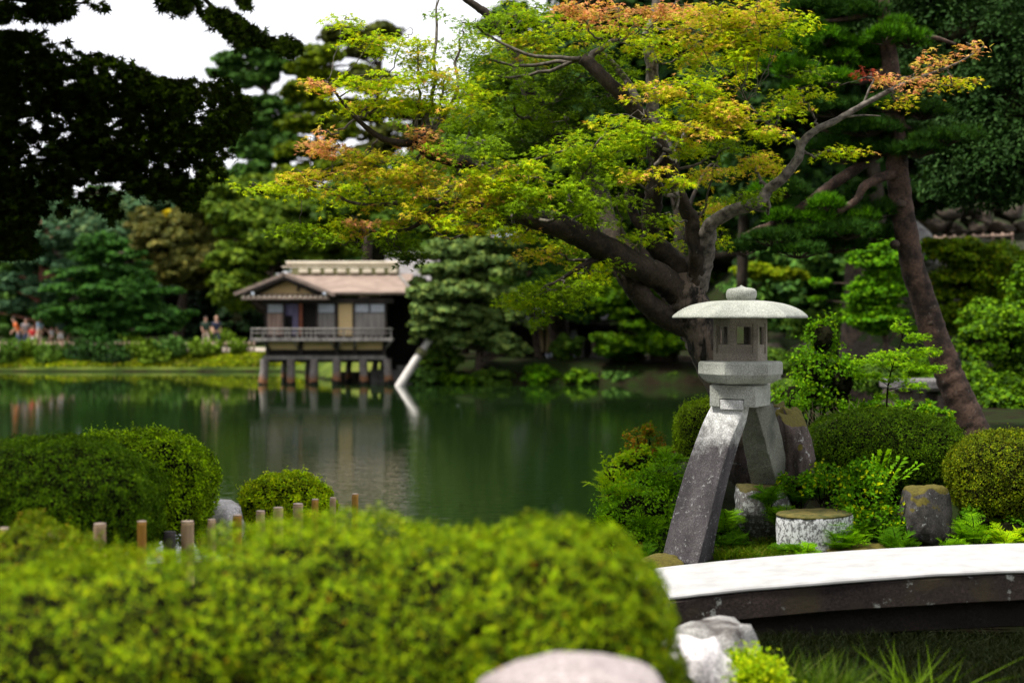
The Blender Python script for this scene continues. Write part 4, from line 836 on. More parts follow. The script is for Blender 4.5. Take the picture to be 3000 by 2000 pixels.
def bank_piece():
    xs_ = np.linspace(2640, 3300, 40); rows_ = []
    for (py, Y) in ((1160, 43), (1000, 45), (860, 46.5), (740, 48), (715, 49), (690, 50.5), (600, 51), (575, 53), (560, 58), (540, 70)):
        rows_.append(np.array([P(x, py + 0, Y) for x in xs_]))
    V = np.concatenate(rows_); V[:, 2] += fbm(V, .5, 3, 3) * .35; V[:, 1] += fbm(V, .6, 9, 3) * .5
    n = len(xs_); Fc = [(r_ * n + i, r_ * n + i + 1, (r_ + 1) * n + i + 1, (r_ + 1) * n + i) for r_ in range(9) for i in range(n - 1)]
    m_ = MB(); m_.faces(V, Fc, smooth=True); o = m_.build('hillside', m_plain('hill_soil', (.012, .02, .006), (.05, .042, .026), .9, .95, 1, .1)); tag(o, kind='structure', label='rocky brown hillside terraces at right')
bank_piece()

# ------------------------------------------------------------------ wood fences
def fence(name, label, A, B, h, n, mat, rails=(.35, .8), pr_=.05, zoff=0, rail_r=.035):
    A = np.array(A); B = np.array(B); t = empty(name, tuple(A), label, 'fence')
    pm = MB(); pm.tube([(0, 0, -.2), (0, 0, h * .5), (0, 0, h - .02), (0, 0, h)], [pr_, pr_, pr_ * .95, pr_ * .6], 8); p0 = pm.build('post', mat, t)
    for i in range(n):
        c = A + (B - A) * i / (n - 1); o = p0 if i == 0 else p0.copy()
        if i: COL.objects.link(o); o.parent = t
        o.location = tuple(c - A)
    for q in rails:
        mb = MB(); mb.tube(np.array([A + (B - A) * k / 6 + np.array([0, -pr_ * 1.05, h * q]) for k in range(7)]), rail_r, 7); part(mb, 'rail', mat, t)
BAM = m_plain('weathered_wood', (.3, .2, .15), (.5, .36, .28), 4, .8, .2)
zf = float(height(np.array([-20.]), np.array([73.6]))[0])
fence('low_fence', 'low pale wooden fence along the gravel path on the far lawn', (-29, 73.9, zf - .05), (-13.4, 73.9, zf - .05), .66, 66, BAM)
a_ = P(1835, 1072, 62); b__ = P(2060, 1075, 60); fence('low_fence', 'low pinkish fence in shade behind the far right shrubs', a_, b__, .5, 22, BAM)
a_ = P(2740, 722, 49.4); b__ = P(2965, 712, 49.4); fence('hill_fence', 'pale bamboo rail fence below the terrace boulders', a_, b__, .38, 9, BAM, (.75,))
a_ = P(2730, 585, 51.5); b__ = P(2940, 582, 51.5); fence('hill_fence', 'brown slatted rail fence on top of the terrace', a_, b__, .5, 24, m_plain('brown_wood', (.12, .06, .035), (.2, .11, .06), 4), (.3, .8))
# ------------------------------------------------------------------ island planting
def spray_plant(name, label, base, tips, leaf, pal, tmpl=LEAF, nl=26, r=.006, cat='fern', group=None, arch=.2, width=.1, mat=None, stemc=None):
    """stems from a base to each tip with paired leaflets along them; points in metres"""
    base = np.array(base, float); t = empty(name, tuple(base), label, cat, group); mb = MB(); st = MB()
    for tip in tips:
        tip = np.array(tip, float); b0 = base + pr.normal(size=3) * .03; L = np.linalg.norm(tip - b0)
        q = smooth_line([b0, (b0 + tip) / 2 + np.array([0, 0, arch * L]), tip], 8); st.tube(q, np.linspace(r, r * .3, len(q)), 4, cap=False)
        k = np.linspace(.2, 1, nl); idx = k * (len(q) - 1); i0 = np.minimum(idx.astype(int), len(q) - 2); f = (idx - i0)[:, None]
        pp = q[i0] * (1 - f) + q[i0 + 1] * f; tan = unit(q[i0 + 1] - q[i0]); side = unit(np.cross(tan, [0, 0, 1.0])); up = np.cross(side, tan)
        tn = pick(pal, nl, .15)
        for sg in (-1, 1):
            dv = side * sg + tan * .45; w = width * np.sin(np.clip(k, 0, 1) * math.pi * .93 + .12)
            sz = np.maximum(w, .015) if tmpl is FERN else leaf
            pt_ = pp + (0 if tmpl is FERN else side * sg * .3 * leaf)
            scatter(mb, pt_, up, sz, tmpl, tn, 0, .12, .1, dv * 6)
    part(mb, 'leaves', mat or LEAFM, t); part(st, 'stem', stemc or TWIG, t); return t
def fern_t():
    V = []; Fc = []
    for i in range(5):
        x = .12 + i * .19; w = .13 * (1 - i / 6)
        for sg in (-1, 1):
            k = len(V); V += [(x - .07, 0, 0), (x + .02, sg * w, .02), (x + .09, sg * w * .8, 0), (x + .07, 0, 0)]; Fc.append((k, k + 3, k + 2, k + 1) if sg > 0 else (k, k + 1, k + 2, k + 3))
    return _t(V, Fc)
FERN = fern_t()
def G(px, Y, dz=0):
    X = (px - 1500) / F * Y; return np.array([X, Y, float(height(np.array([X]), np.array([Y]))[0]) + dz])
def fan(base, n, L, el=(20, 60), az=(0, 360)):
    out = []
    for i in range(n):
        a = R(pr.uniform(*az)); e = R(pr.uniform(*el)); l = L * pr.uniform(.7, 1.15)
        out.append(base + l * np.array([math.cos(a) * math.cos(e), math.sin(a) * math.cos(e) * .8, math.sin(e)]))
    return out
FG = [((.11, .22, .012), 3), ((.17, .30, .015), 2), ((.07, .14, .012), 1)]
FY = [((.28, .40, .015), 3), ((.2, .33, .015), 2), ((.36, .42, .03), 1)]
FD = [((.05, .115, .012), 3), ((.08, .16, .014), 2)]
ferns = [(1800, 1560, 14.9, .42, 14, FY, 'bright yellow green fern at the water edge left of the long leg'), (1850, 1470, 15.2, .45, 14, FY, 'sunlit fern above the water edge fern'),
         (1900, 1540, 14.7, .4, 16, FG, 'dense green fern close against the long leg'), (1880, 1620, 14.2, .32, 14, FD, 'dark green fern at the foot of the long leg'),
         (1790, 1420, 15.8, .4, 12, FY, 'outermost light fern reaching over the pond'), (1930, 1420, 15.4, .42, 16, FG, 'green fern below the small bright dome'),
         (2130, 1520, 14.4, .32, 12, FG, 'fern between the two lantern legs'), (2140, 1580, 14.1, .26, 10, FD, 'low dark fern right of the long leg foot'),
         (2250, 1440, 14.3, .26, 10, FD, 'dark fern in front of the short leg foot'), (2400, 1420, 14.9, .42, 16, FG, 'arching fern above the white stone drum'),
         (2330, 1440, 14.6, .3, 12, FD, 'deep green fern between short leg and stone drum'), (2500, 1560, 14.1, .36, 16, FG, 'fern covering the right side of the stone drum'),
         (2600, 1560, 14.2, .34, 14, FD, 'fern left of the mossy boulder'), (2850, 1560, 13.9, .34, 12, FG, 'broad fern before the right edge dome'), (2950, 1575, 13.8, .3, 12, FY, 'light fern at the right edge above the bridge'),
         (2470, 1575, 13.85, .3, 14, FG, 'fern spilling over the front right of the stone drum'), (2630, 1590, 13.85, .3, 14, FD, 'dark fern in front of the mossy boulder'), (2350, 1610, 13.7, .2, 14, FG, 'tiny fern at the foot of the stone drum'), (2300, 1600, 13.8, .2, 12, FD, 'small dark fern left of the stone drum'), (2440, 1545, 14.0, .28, 14, FG, 'fern resting over the right rim of the stone drum'), (2290, 1500, 14.3, .28, 12, FG, 'fern between the lichened block and the stone drum'), (2790, 1590, 13.7, .22, 10, FG, 'small fern beside the mossy boulder foot'), (1960, 1330, 15.9, .3, 12, FG, 'fern just left of the upper long leg')]
for (x, y, Y, L, n, pal, lab) in ferns:
    b0 = P(x, y + 45, Y); g0 = G(x, Y)[2]; b0[2] = max(b0[2], g0)
    spray_plant('fern', lab, b0, fan(b0, n + 6, L), .05, pal, FERN, 20, .004, arch=.16, width=.1)
    if b0[2] > g0 + .12:
        pass
# leafy mass of ground cover climbing the bank left of the lantern
def bushy(name, label, lst, leaf, pal, tmpl=LEAF, n=900, cat='shrub', jit=.8, core=True, group=None):
    c0 = P(*lst[0][:2], lst[0][4]); z0 = G(lst[0][0], lst[0][4])[2]
    t = empty(name, (c0[0], c0[1], z0), label, cat, group); mb = MB(); st = MB()
    for (x, y, rx, ry, Y, dep) in lst:
        c = P(x, y, Y); s = Y / F; r = np.array([rx * s, dep, ry * s]); nn = int(n * (rx * ry) / 4000) + 200
        K_ = max(6, nn // 40); cc = sphere_dirs(K_, -.5) * pr.uniform(.5, 1.02, (K_, 1))
        for e in cc:
            q = c + e * r; k = 40; w = q + pr.normal(size=(k, 3)) * min(r) * .22
            scatter(mb, w, np.tile(unit(e) * .5 + np.array([0, -.2, .8]), (k, 1)), leaf, tmpl, pick(pal, k, .18) * pr.uniform(.8, 1.25), 0, jit)
            if pr.random() < .3: st.tube([np.array([c[0], c[1], min(z0, c[2] - r[2])]), (c + q) / 2, q], [.008, .005, .002], 4, cap=False)
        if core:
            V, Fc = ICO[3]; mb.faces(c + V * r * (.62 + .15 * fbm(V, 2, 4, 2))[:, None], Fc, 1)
    st.tube([np.array([c0[0], c0[1], z0 - .05]), c0], .012, 6)
    part(mb, 'leaves', [LEAFM, TWIG], t); part(st, 'stem', TWIG, t); return t
bushy('bank_shrub', 'dense fine leaved green shrub on the bank left of the lantern leg', [(1790, 1520, 40, 60, 15.2, .3), (1880, 1500, 120, 90, 15.1, .4), (1850, 1590, 90, 60, 14.7, .3), (1930, 1420, 90, 70, 15.5, .35), (1800, 1470, 50, 50, 15.4, .3)], .035, FG, TWIN)
bushy('bank_shrub', 'yellow green leafy bush leaning over the pond left of the lantern', [(1810, 1390, 60, 50, 16, .35), (1850, 1430, 60, 40, 15.7, .3), (1780, 1540, 28, 60, 15.2, .2), (1870, 1350, 70, 40, 16, .3)], .045, FY, TWIN, 700)
bushy('azalea', 'reddish tipped loose azalea beside the pond left of the lantern', [(1880, 1300, 60, 42, 16.8, .3), (1930, 1330, 50, 40, 16.8, .3), (1840, 1340, 40, 25, 16.8, .25), (1900, 1265, 26, 20, 16.8, .15)], .04, [((.16, .10, .02), 2), ((.10, .14, .02), 3), ((.22, .10, .03), 1)], TWIN, 500, core=False)
bushy('nandina', 'yellow tipped leafy shrub above the stone drum', [(2530, 1450, 85, 80, 14.4, .28), (2470, 1510, 60, 60, 14.2, .2), (2580, 1520, 60, 70, 14.2, .2), (2420, 1400, 70, 50, 14.6, .25), (2550, 1380, 50, 45, 14.5, .2), (2340, 1420, 60, 35, 14.6, .2)], .042, [((.09, .19, .014), 4), ((.05, .12, .012), 2), ((.36, .40, .025), .9)], TWIN, 420, core=False)
b0 = P(2560, 1470, 14.6)
spray_plant('nandina_sprig', 'upright palmate sprig rising highest above the shrub', b0, [P(2610, 1330, 14.6), P(2590, 1325, 14.5), P(2640, 1345, 14.7), P(2560, 1340, 14.6), P(2690, 1360, 14.7), P(2490, 1370, 14.7)], .07, FG, LEAF, 14, .005, 'plant', arch=.03)
bushy('bank_shrub', 'dark leafy undergrowth between lantern legs and rocks', [(2120, 1560, 50, 60, 14.5, .2), (2180, 1600, 60, 40, 14.2, .2), (2330, 1430, 60, 30, 14.8, .2)], .035, FD, TWIN, 500)
bushy('bank_shrub', 'ferny clump under the right edge dome', [(2860, 1530, 60, 40, 14.2, .2), (2960, 1550, 60, 40, 14.1, .2)], .04, FD, TWIN, 500)
bushy('tall_shrub', 'upright bright green shrub right of the lantern platform', [(2385, 1085, 62, 80, 17.5, .35), (2350, 1160, 90, 60, 17.5, .4), (2460, 1110, 60, 80, 17.5, .35), (2410, 985, 50, 60, 17.5, .25), (2320, 1200, 50, 40, 17.2, .3), (2460, 1180, 60, 40, 17.5, .3)], .05, [((.09, .18, .015), 3), ((.055, .12, .012), 2), ((.16, .25, .025), 1)], TWIN, 600)
bushy('low_shrub', 'bright leafy strip just behind the wide clipped dome', [(2560, 1200, 90, 30, 17.8, .35), (2680, 1210, 80, 32, 17.8, .35), (2480, 1210, 60, 24, 17.5, .3), (2750, 1225, 40, 26, 17.8, .3)], .07, [((.10, .2, .02), 3), ((.06, .13, .014), 2), ((.24, .32, .03), .7)], LEAF, 500)
def sapling():
    b0 = G(2600, 17.0); t = empty('maple_sapling', tuple(b0), 'thin young maple with airy light green leaves left of the pine', 'tree'); mb = MB(); st = MB()
    pads_ = [(2640, 960, 30, 20), (2690, 990, 40, 14), (2600, 1040, 60, 12), (2700, 1030, 60, 14), (2560, 1060, 70, 12), (2650, 1070, 60, 12), (2720, 1080, 50, 12), (2620, 1110, 50, 12), (2540, 1100, 40, 10), (2680, 1130, 40, 12), (2600, 1160, 40, 12)]
    ax = smooth_line([b0, P(2598, 1180, 17), P(2610, 1090, 17), P(2640, 1000, 17), P(2650, 950, 17)], 6); st.tube(ax, np.linspace(.014, .004, len(ax)), 6)
    for x, y, rx, ry in pads_:
        c = P(x, y, 17 + pr.uniform(-.3, .3)); s = 17 / F; j = np.argmin(np.linalg.norm(ax - c + [0, 0, .1], axis=1)); st.tube(smooth_line([ax[j], (ax[j] + c) / 2 + [0, 0, .02], c], 4), np.linspace(.006, .002, 9), 4)
        n = int(rx * 3); a = pr.uniform(0, 6.28, n); r_ = np.sqrt(pr.uniform(0, 1, n)); w = c + np.stack([rx * s * r_ * np.cos(a), rx * s * .7 * r_ * np.sin(a), pr.normal(size=n) * ry * s * .5], 1)
        scatter(mb, w, np.tile([0, -.2, 1.0], (n, 1)), .045, STAR, pick([((.14, .25, .03), 3), ((.2, .3, .04), 1), ((.1, .18, .02), 1)], n), 0, .4)
    part(mb, 'foliage', LEAFM, t); part(st, 'trunk', TWIG, t)
sapling()
def blades(name, label, cells, h, w, pal, kind=None, cat='grass', lean=.35, n=400, mat=None, r0=None):
    """cells: (px, py, rx, depth, Y)"""
    mb = MB(); org = None
    for (x, y, rx, dep, Y) in cells:
        c = P(x, y, Y); org = c if org is None else org; s = Y / F
        p0 = c + np.stack([pr.uniform(-1, 1, n) * rx * s, pr.uniform(-1, 1, n) * dep, 0 * pr.uniform(0, 1, n)], 1)
        gz2 = height(p0[:, 0], p0[:, 1]); p0[:, 2] = np.where(r0 is None, gz2, c[2]); 
        d = pr.normal(size=(n, 3)) * lean; d[:, 2] = 1; d = unit(d); H = h * pr.uniform(.5, 1.2, n)[:, None]; sd_ = unit(np.cross(d, pr.normal(size=(n, 3))))
        bend = d * np.array([1, 1, 0]) * H * .6
        V = np.stack([p0 - sd_ * w, p0 + sd_ * w, p0 + d * H * .55 + sd_ * w * .7, p0 + d * H * .55 - sd_ * w * .7, p0 + d * H + bend - np.array([0, 0, .12]) * H], 1)
        lo = (np.arange(n)[:, None] * 5 + np.array([0, 1, 2, 3, 3, 2, 4])[None]).ravel(); mb.add(V.reshape(-1, 3), lo, np.tile([4, 3], n), 0, np.repeat(pick(pal, n), 5, axis=0))
    o = single(mb, name, mat or LEAFM, tuple(org), label, cat); 
    if kind: o['kind'] = kind; 
    return o
GR = [((.05, .09, .012), 3), ((.09, .12, .02), 1), ((.12, .11, .03), .5)]
blades('grass', 'dark tufted grass along the island edge behind the bridge', [(2200, 1600, 60, .12, 14.1), (2150, 1640, 60, .1, 13.9), (2330, 1640, 80, .08, 13.6), (2450, 1625, 90, .08, 13.55), (2600, 1610, 90, .08, 13.55), (2250, 1560, 40, .1, 14.4), (2260, 1630, 70, .1, 13.75)], .14, .004, GR, 'stuff', n=500)
blades('grass', 'sparse grass below the bridge with shade put into its near-black colour', [(x, 1900, 120, .9, 10.3) for x in range(2150, 3200, 120)] + [(x, 1850, 120, .32, 11.35) for x in range(2050, 3200, 120)], .13, .004, [((.006, .009, .003), 3), ((.012, .014, .005), 1)], 'stuff', n=900)  # blade colours near black; the bank's shade is put into them
blades('grass_clump', 'blurred bright green grass clump at the bottom right of the hedge', [(2260, 2000, 150, .35, 8.6), (2400, 2010, 90, .3, 8.6)], .52, .006, [((.055, .09, .015), 3), ((.03, .055, .010), 2.5), ((.13, .15, .05), .6)], n=420, lean=.3)
blades('grass_clump', 'single arching grass tuft at the bottom right of the bank', [(2640, 2040, 60, .15, 8.4), (2700, 2060, 50, .1, 8.4)], .6, .006, [((.08, .13, .02), 3)], n=50, lean=.45)
bushy('low_shrub', 'blurred yellow green low shrub beside the white pointed rock', [(2200, 1985, 100, 75, 8.2, .25), (2120, 2000, 60, 45, 8.3, .2)], .03, YG, TWIN, 1500)
# dry stalks
mb = MB(); b0 = G(2500, 17.2)
for i in range(60):
    a = b0 + np.array([pr.uniform(-.5, .5), pr.uniform(-.2, .2), 0]); d = np.array([pr.uniform(-.45, .1), pr.uniform(-.1, .1), pr.uniform(.4, .85)]); mb.tube([a, a + d * .6, a + d + [d[0] * .3, 0, -.02]], [.005, .004, .002], 4, cap=False)
single(mb, 'dry_stalks', m_plain('straw', (.2, .15, .08), (.38, .3, .18), 10, .8, 0), tuple(b0), 'bundle of leaning dry straw stalks behind the wide clipped dome', 'plant')
# slab footbridge in the distance
c = P(2745, 1135, 26); t = empty('stone_footbridge', tuple(c), 'pale flat stone footbridge partly hidden by the pine trunk', 'bridge'); mb = MB(); mb.box(P(2700, 1124, 26), (1.25, .9, .18), .12, bev=.03); part(mb, 'slab', m_stone('dull_stone', (.12, .11, .11), (.2, .19, .18), (.3, .3, .28), .6, 30, None, .5, 4), t)
mb = MB(); 
for x, y, w_, h_ in ((2630, 1165, .35, .4), (2760, 1180, .4, .4)):
    mb = MB(); mb.box(P(x, y, 26), (w_, .6, h_), .1, bev=.04); part(mb, 'pier', CLIFF, t)

# ------------------------------------------------------------------ teahouse over the water
YT = 57.5; ST = F / YT
def X_(px, Y=YT): return (px - 1500) / F * Y
def Z_(py, Y=YT): return CAMZ - (py - 930) / F * Y
SH = m_plain('wood_shingle_roof', (.2, .145, .115), (.32, .24, .195), 1.6, .85, .5, .02, (1, 1, 6))
BAMC = m_plain('ridge_bamboo', (.58, .5, .38), (.74, .66, .52), 2.5, .7, .2)
OLV = m_plain('ridge_olive', (.12, .12, .05), (.2, .19, .09), 3, .8, .2)
DW = m_plain('dark_timber', (.02, .015, .012), (.05, .036, .03), 3, .7, .2)
GW = m_plain('grey_timber', (.13, .12, .11), (.29, .265, .24), 2.2, .8, .3, .01, (3, 3, .3))
BW = m_plain('brown_boards', (.2, .13, .10), (.42, .3, .24), 3.5, .8, .3, .01, (3, 3, .2))
TAN = m_plain('tan_plaster', (.58, .42, .20), (.68, .50, .25), 1.5, .9, .1)
SHOJI = m_plain('white_paper', (.55, .6, .68), (.65, .7, .78), 2, .9, 0)
RED = m_plain('red_post', (.16, .045, .02), (.24, .07, .03), 3, .6, 0)
PUR = m_plain('purple_cloth', (.05, .04, .09), (.17, .15, .24), 3, .9, .2, .02, (6, 6, .2))
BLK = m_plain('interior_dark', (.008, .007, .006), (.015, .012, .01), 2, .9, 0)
STIL = m_stone('stilt_stone', (.13, .11, .105), (.26, .23, .21), (.36, .19, .10), .60, 14, None, .4, 1.5)
nt = STIL.node_tree; b = nt.nodes['Principled BSDF']; src = b.inputs['Base Color'].links[0].from_socket; v = coord(nt)
g = nt.nodes.new('ShaderNodeNewGeometry'); sx = nt.nodes.new('ShaderNodeSeparateXYZ'); nt.links.new(g.outputs['Position'], sx.inputs[0])
ad = nd(nt, 'ShaderNodeMath', operation='MULTIPLY_ADD'); nt.links.new(noise(nt, v, 2.5, 4), ad.inputs[0]); ad.inputs[1].default_value = .5; nt.links.new(sx.outputs['Z'], ad.inputs[2])
c1_ = mixc(nt, ramp(nt, ad.outputs[0], [(.15, 1.0), (.32, 0.0)]), src, (.22, .10, .045)); c2_ = mixc(nt, ramp(nt, ad.outputs[0], [(-.0, 1.0), (.05, 0.0)]), c1_, (.012, .012, .008))
nt.links.new(c2_, b.inputs['Base Color'])
tea = empty('teahouse', (X_(950), YT + 1.5, WATER), 'wooden teahouse on stilts over the pond with tan panels and shingle roof', 'building')
def bx(name, mat, x0, x1, y0, y1, Yf, dep, parent=None, bev=0, label=None):
    mb = MB(); x0_, x1_ = X_(x0), X_(x1); mb.box(((x0_ + x1_) / 2, Yf + dep / 2, (Z_(y0) + Z_(y1)) / 2), (abs(x1_ - x0_), dep, abs(Z_(y0) - Z_(y1))), bev=bev)
    return part(mb, name, mat, parent or tea, label)
# inner body of the room
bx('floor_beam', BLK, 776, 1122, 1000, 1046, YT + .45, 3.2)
bx('interior', BLK, 780, 1120, 880, 998, YT + .62, 3.0)  # solid near-black box; the open room's darkness is put into its colour
def window(x0, x1, y0, y1, Yf, nbar=7):
    f = bx('window', DW, x0, x1, y0, y1, Yf, .06)
    mb = MB(); e = 2
    mb.box(((X_(x0 + e) + X_(x1 - e)) / 2, Yf - .01, (Z_(y0 + e) + Z_(y1 - e)) / 2), (X_(x1 - e) - X_(x0 + e), .03, Z_(y0 + e) - Z_(y1 - e))); part(mb, 'paper', SHOJI, f)
    mb = MB()
    for i in range(1, nbar): mb.box((X_(x0 + (x1 - x0) * i / nbar), Yf - .035, (Z_(y0) + Z_(y1)) / 2), (.022, .02, Z_(y0) - Z_(y1) - .03))
    part(mb, 'lattice', GW, f)
window(777, 824, 889, 917, YT + .5); bx('wall_panel', BW, 777, 824, 918, 990, YT + .5, .08)
bx('curtain', PUR, 829, 868, 890, 924, YT + .48, .04); bx('post', RED, 871, 881, 884, 992, YT + .44, .12)
bx('curtain', PUR, 851, 868, 924, 985, YT + .5, .03)
window(926, 976, 889, 917, YT + .5); bx('wall_panel', GW, 926, 976, 918, 990, YT + .5, .08)
bx('plaster_wall', TAN, 987, 1030, 886, 990, YT + .5, .1)
window(1035, 1078, 889, 916, YT + .5, 8); window(1080, 1124, 889, 916, YT + .5, 8); bx('wall_panel', GW, 1035, 1124, 917, 990, YT + .5, .08)
for x in (774, 826, 924, 981, 1032, 1127): bx('post', DW, x - 3, x + 3, 876, 1000, YT + .42, .12)
bx('lintel', DW, 762, 1150, 872, 888, YT + .38, .16); bx('lower_rail', DW, 772, 1130, 983, 997, YT + .4, .1)
# veranda deck, railing, brackets
bx('deck', GW, 738, 1152, 990, 998, YT - .45, 1.1)
def rail(x0, x1, Yf, side=False):
    mb = MB()
    for y, r_ in ((963, .04), (975, .025)): mb.tube([(X_(x0), Yf, Z_(y)), (X_(x1), Yf, Z_(y))], r_, 6)
    part(mb, 'handrail', GW, tea)
rail(741, 1150, YT - .38)
for i, x in enumerate([742, 775, 808, 841, 852, 875, 889, 902, 915, 928, 961, 984, 1010, 1040, 1050, 1060, 1075, 1090, 1105, 1120, 1148]):
    bx('baluster', GW, x - 1.8, x + 1.8, 962, 991, YT - .39, .035)
mb = MB()
for x in (742, 1149): mb.tube([(X_(x), YT - .38, Z_(963)), (X_(x), YT + .6, Z_(963))], .026, 6)
part(mb, 'side_rail', GW, tea)
for (x, dx) in ((862, 10), (968, 12), (1000, -12), (1045, -12), (1146, -20), (1150, -24), (775, 10)):
    mb = MB(); mb.tube([(X_(x), YT - .3, Z_(997)), (X_(x + dx), YT + .4, Z_(1024))], .04, 6); part(mb, 'bracket', GW, tea)
for (x0, x1) in ((781, 870), (884, 976), (990, 1032), (1040, 1118)): bx('apron_panel', TAN, x0, x1, 1001, 1024, YT + .4, .05)
for x in (777, 877, 983, 1036, 1122): bx('apron_post', DW, x - 4, x + 4, 998, 1046, YT + .36, .1)
bx('base_beam', GW, 768, 1130, 1042, 1053, YT + .3, .14)
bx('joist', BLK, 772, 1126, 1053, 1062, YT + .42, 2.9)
for (px, dz, r_, lean) in ((771, .3, .19, -5), (848, .35, .19, 0), (917, .35, .19, -3), (983, .25, .21, 0), (1060, .4, .19, 3), (1131, .35, .19, 6)):
    yb = YT + .3 + dz * .3; mb = MB(); mb.tube(smooth_line([(X_(px + lean), yb, WATER - .6), (X_(px + lean), yb, Z_(1118)), (X_(px + lean * .4), yb, Z_(1085)), (X_(px), yb, Z_(1052))], 4), [.2 if i < 5 else .19 - .002 * i for i in range(13)], 12, rough=.06, seed=px)
    so = part(mb, 'stilt', STIL, tea)
for (px, dy) in ((878, 2.6), (1000, 2.9), (1080, 3.0), (1120, 3.1), (800, 3.0)):
    mb = MB(); mb.tube(smooth_line([(X_(px), YT + dy, WATER - .6), (X_(px - 4), YT + dy, Z_(1095)), (X_(px + 3), YT + dy, Z_(1052))], 4), .12, 10, rough=.1, seed=px); part(mb, 'stilt', STIL, tea)
# roofs
def sheet(name, mat, A, B, C, D, th=.09, parent=None, label=None):
    """slab between corners A B (eave) C D (ridge)"""
    A, B, C, D = map(np.array, (A, B, C, D)); n = unit(np.cross(B - A, D - A)); n = n if n[2] > 0 else -n
    top = [A, B, C, D]; V = top + [p_ - n * th for p_ in top]
    mb = MB(); mb.faces(V, [(0, 1, 2, 3), (7, 6, 5, 4), (0, 4, 5, 1), (1, 5, 6, 2), (2, 6, 7, 3), (3, 7, 4, 0)]); return part(mb, name, mat, parent or tea, label)
Ya, Yr, Yk = YT - .12, YT + 1.9, YT + 4.1
ze, zr = Z_(856), Z_(797)
sheet('roof', SH, (X_(960), Ya, ze), (X_(1200), Ya, ze), (X_(1200), Yr, zr), (X_(826), Yr, zr), .1)
sheet('roof', SH, (X_(1200), Yk, ze), (X_(826), Yk, ze), (X_(826), Yr, zr), (X_(1200), Yr, zr), .1)
# front gable
apx, apz = X_(836), Z_(799)
sheet('gable_roof', SH, (X_(690), YT - .45, Z_(858)), (X_(690), Yk, Z_(858)), (apx, Yk - 2, apz), (apx, YT - .45, apz), .13)
sheet('gable_roof', SH, (X_(986), Yr, Z_(860)), (X_(986), YT - .45, Z_(860)), (apx, YT - .45, apz + .003), (apx, Yr, apz + .003), .13)
def tri(name, mat, pts, Yf, dep):
    V = [(X_(x), Yf, Z_(y)) for x, y in pts] + [(X_(x), Yf + dep, Z_(y)) for x, y in pts]; n = len(pts)
    mb = MB(); mb.faces(V, [tuple(range(n))[::-1], tuple(range(n, 2 * n))] + [(i, (i + 1) % n, n + (i + 1) % n, n + i) for i in range(n)]); return part(mb, name, mat, tea)
tri('bargeboard', DW, [(704, 862), (836, 808), (978, 864), (962, 864), (836, 818), (722, 864)], YT - .42, .06)
tri('gable_wall', TAN, [(745, 868), (836, 822), (930, 868)], YT + .3, .08)
tri('gable_soffit', DW, [(720, 868), (836, 812), (965, 868), (945, 868), (836, 824), (740, 868)], YT + .1, .18)
bx('gable_ornament', DW, 868, 875, 832, 852, YT + .22, .06)
sheet('pent_roof', SH, (X_(712), YT - .45, Z_(874)), (X_(968), YT - .45, Z_(874)), (X_(958), YT + .3, Z_(860)), (X_(726), YT + .3, Z_(860)), .06)
mb = MB()
for i in range(17):
    x = 718 + i * 15; mb.tube([(X_(x), YT - .5, Z_(871.5)), (X_(x + .3), YT - .1, Z_(866))], .035, 6)
part(mb, 'pent_battens', BAMC, tea)
for x in (747, 955): bx('eave_end', SHOJI, x - 4, x + 4, 856, 864, YT - .52, .05)
# ridge
bx('ridge_cap', BAMC, 817, 1160, 760, 770, Yr - .16, .32, bev=.03); bx('ridge_band', OLV, 836, 1158, 770, 782, Yr - .12, .24); bx('ridge_pole', BAMC, 806, 1152, 775, 779, Yr - .2, .06)
bx('ridge_base', OLV, 834, 1158, 782, 800, Yr - .2, .4)
for i in range(8): bx('ridge_block', BAMC, 858 + i * 38.5, 884 + i * 38.5, 784, 796, Yr - .3, .12, bev=.02)
sheet('verge_board', GW, (X_(1200), Yr - 1.9, Z_(846)), (X_(1208), Yr - 1.9, Z_(846)), (X_(1160), Yr - .1, Z_(797)), (X_(1152), Yr - .1, Z_(797)), .05)
# annex behind
ann = empty('annex_building', (X_(1220), 62, WATER), 'grey roofed rear building in deep shade right of the teahouse', 'building')
mb = MB(); mb.box((X_(1205, 61.5), 62.6, (Z_(850, 61.5) - .2) / 2 + .2), (2.6, 3, Z_(850, 61.5) + .6)); part(mb, 'wall', BLK, ann)  # wall coloured near black; the building's shadow is put into it
GR_ = m_plain('grey_roof', (.16, .15, .15), (.27, .25, .25), 2, .8, .3)
for k, (A, B, C, D) in enumerate([((1100, 842, 60.6), (1330, 842, 60.6), (1290, 745, 63), (1120, 745, 63)), ((1330, 842, 65.4), (1100, 842, 65.4), (1120, 745, 63), (1290, 745, 63))]):
    f_ = lambda q: tuple(P(q[0], q[1], 61)[[0]].tolist() + [q[2]] + [P(0, q[1], 61)[2]])
    sheet('roof', GR_, f_(A), f_(B), f_(C), f_(D), .12, ann)
mb = MB(); c0, c1 = P(1118, 740, 61), P(1292, 740, 61); mb.box(((c0[0] + c1[0]) / 2, 63, c0[2]), (c1[0] - c0[0], .4, .22), bev=.04); part(mb, 'ridge_cap', GREYR, ann)
mb = MB(); mb.box((X_(1240), 60.2, .2), (2.6, .3, .3)); mb.box((X_(1190), 60.4, -.1), (3.4, .5, .5)); part(mb, 'stone_base', GREYR, ann)
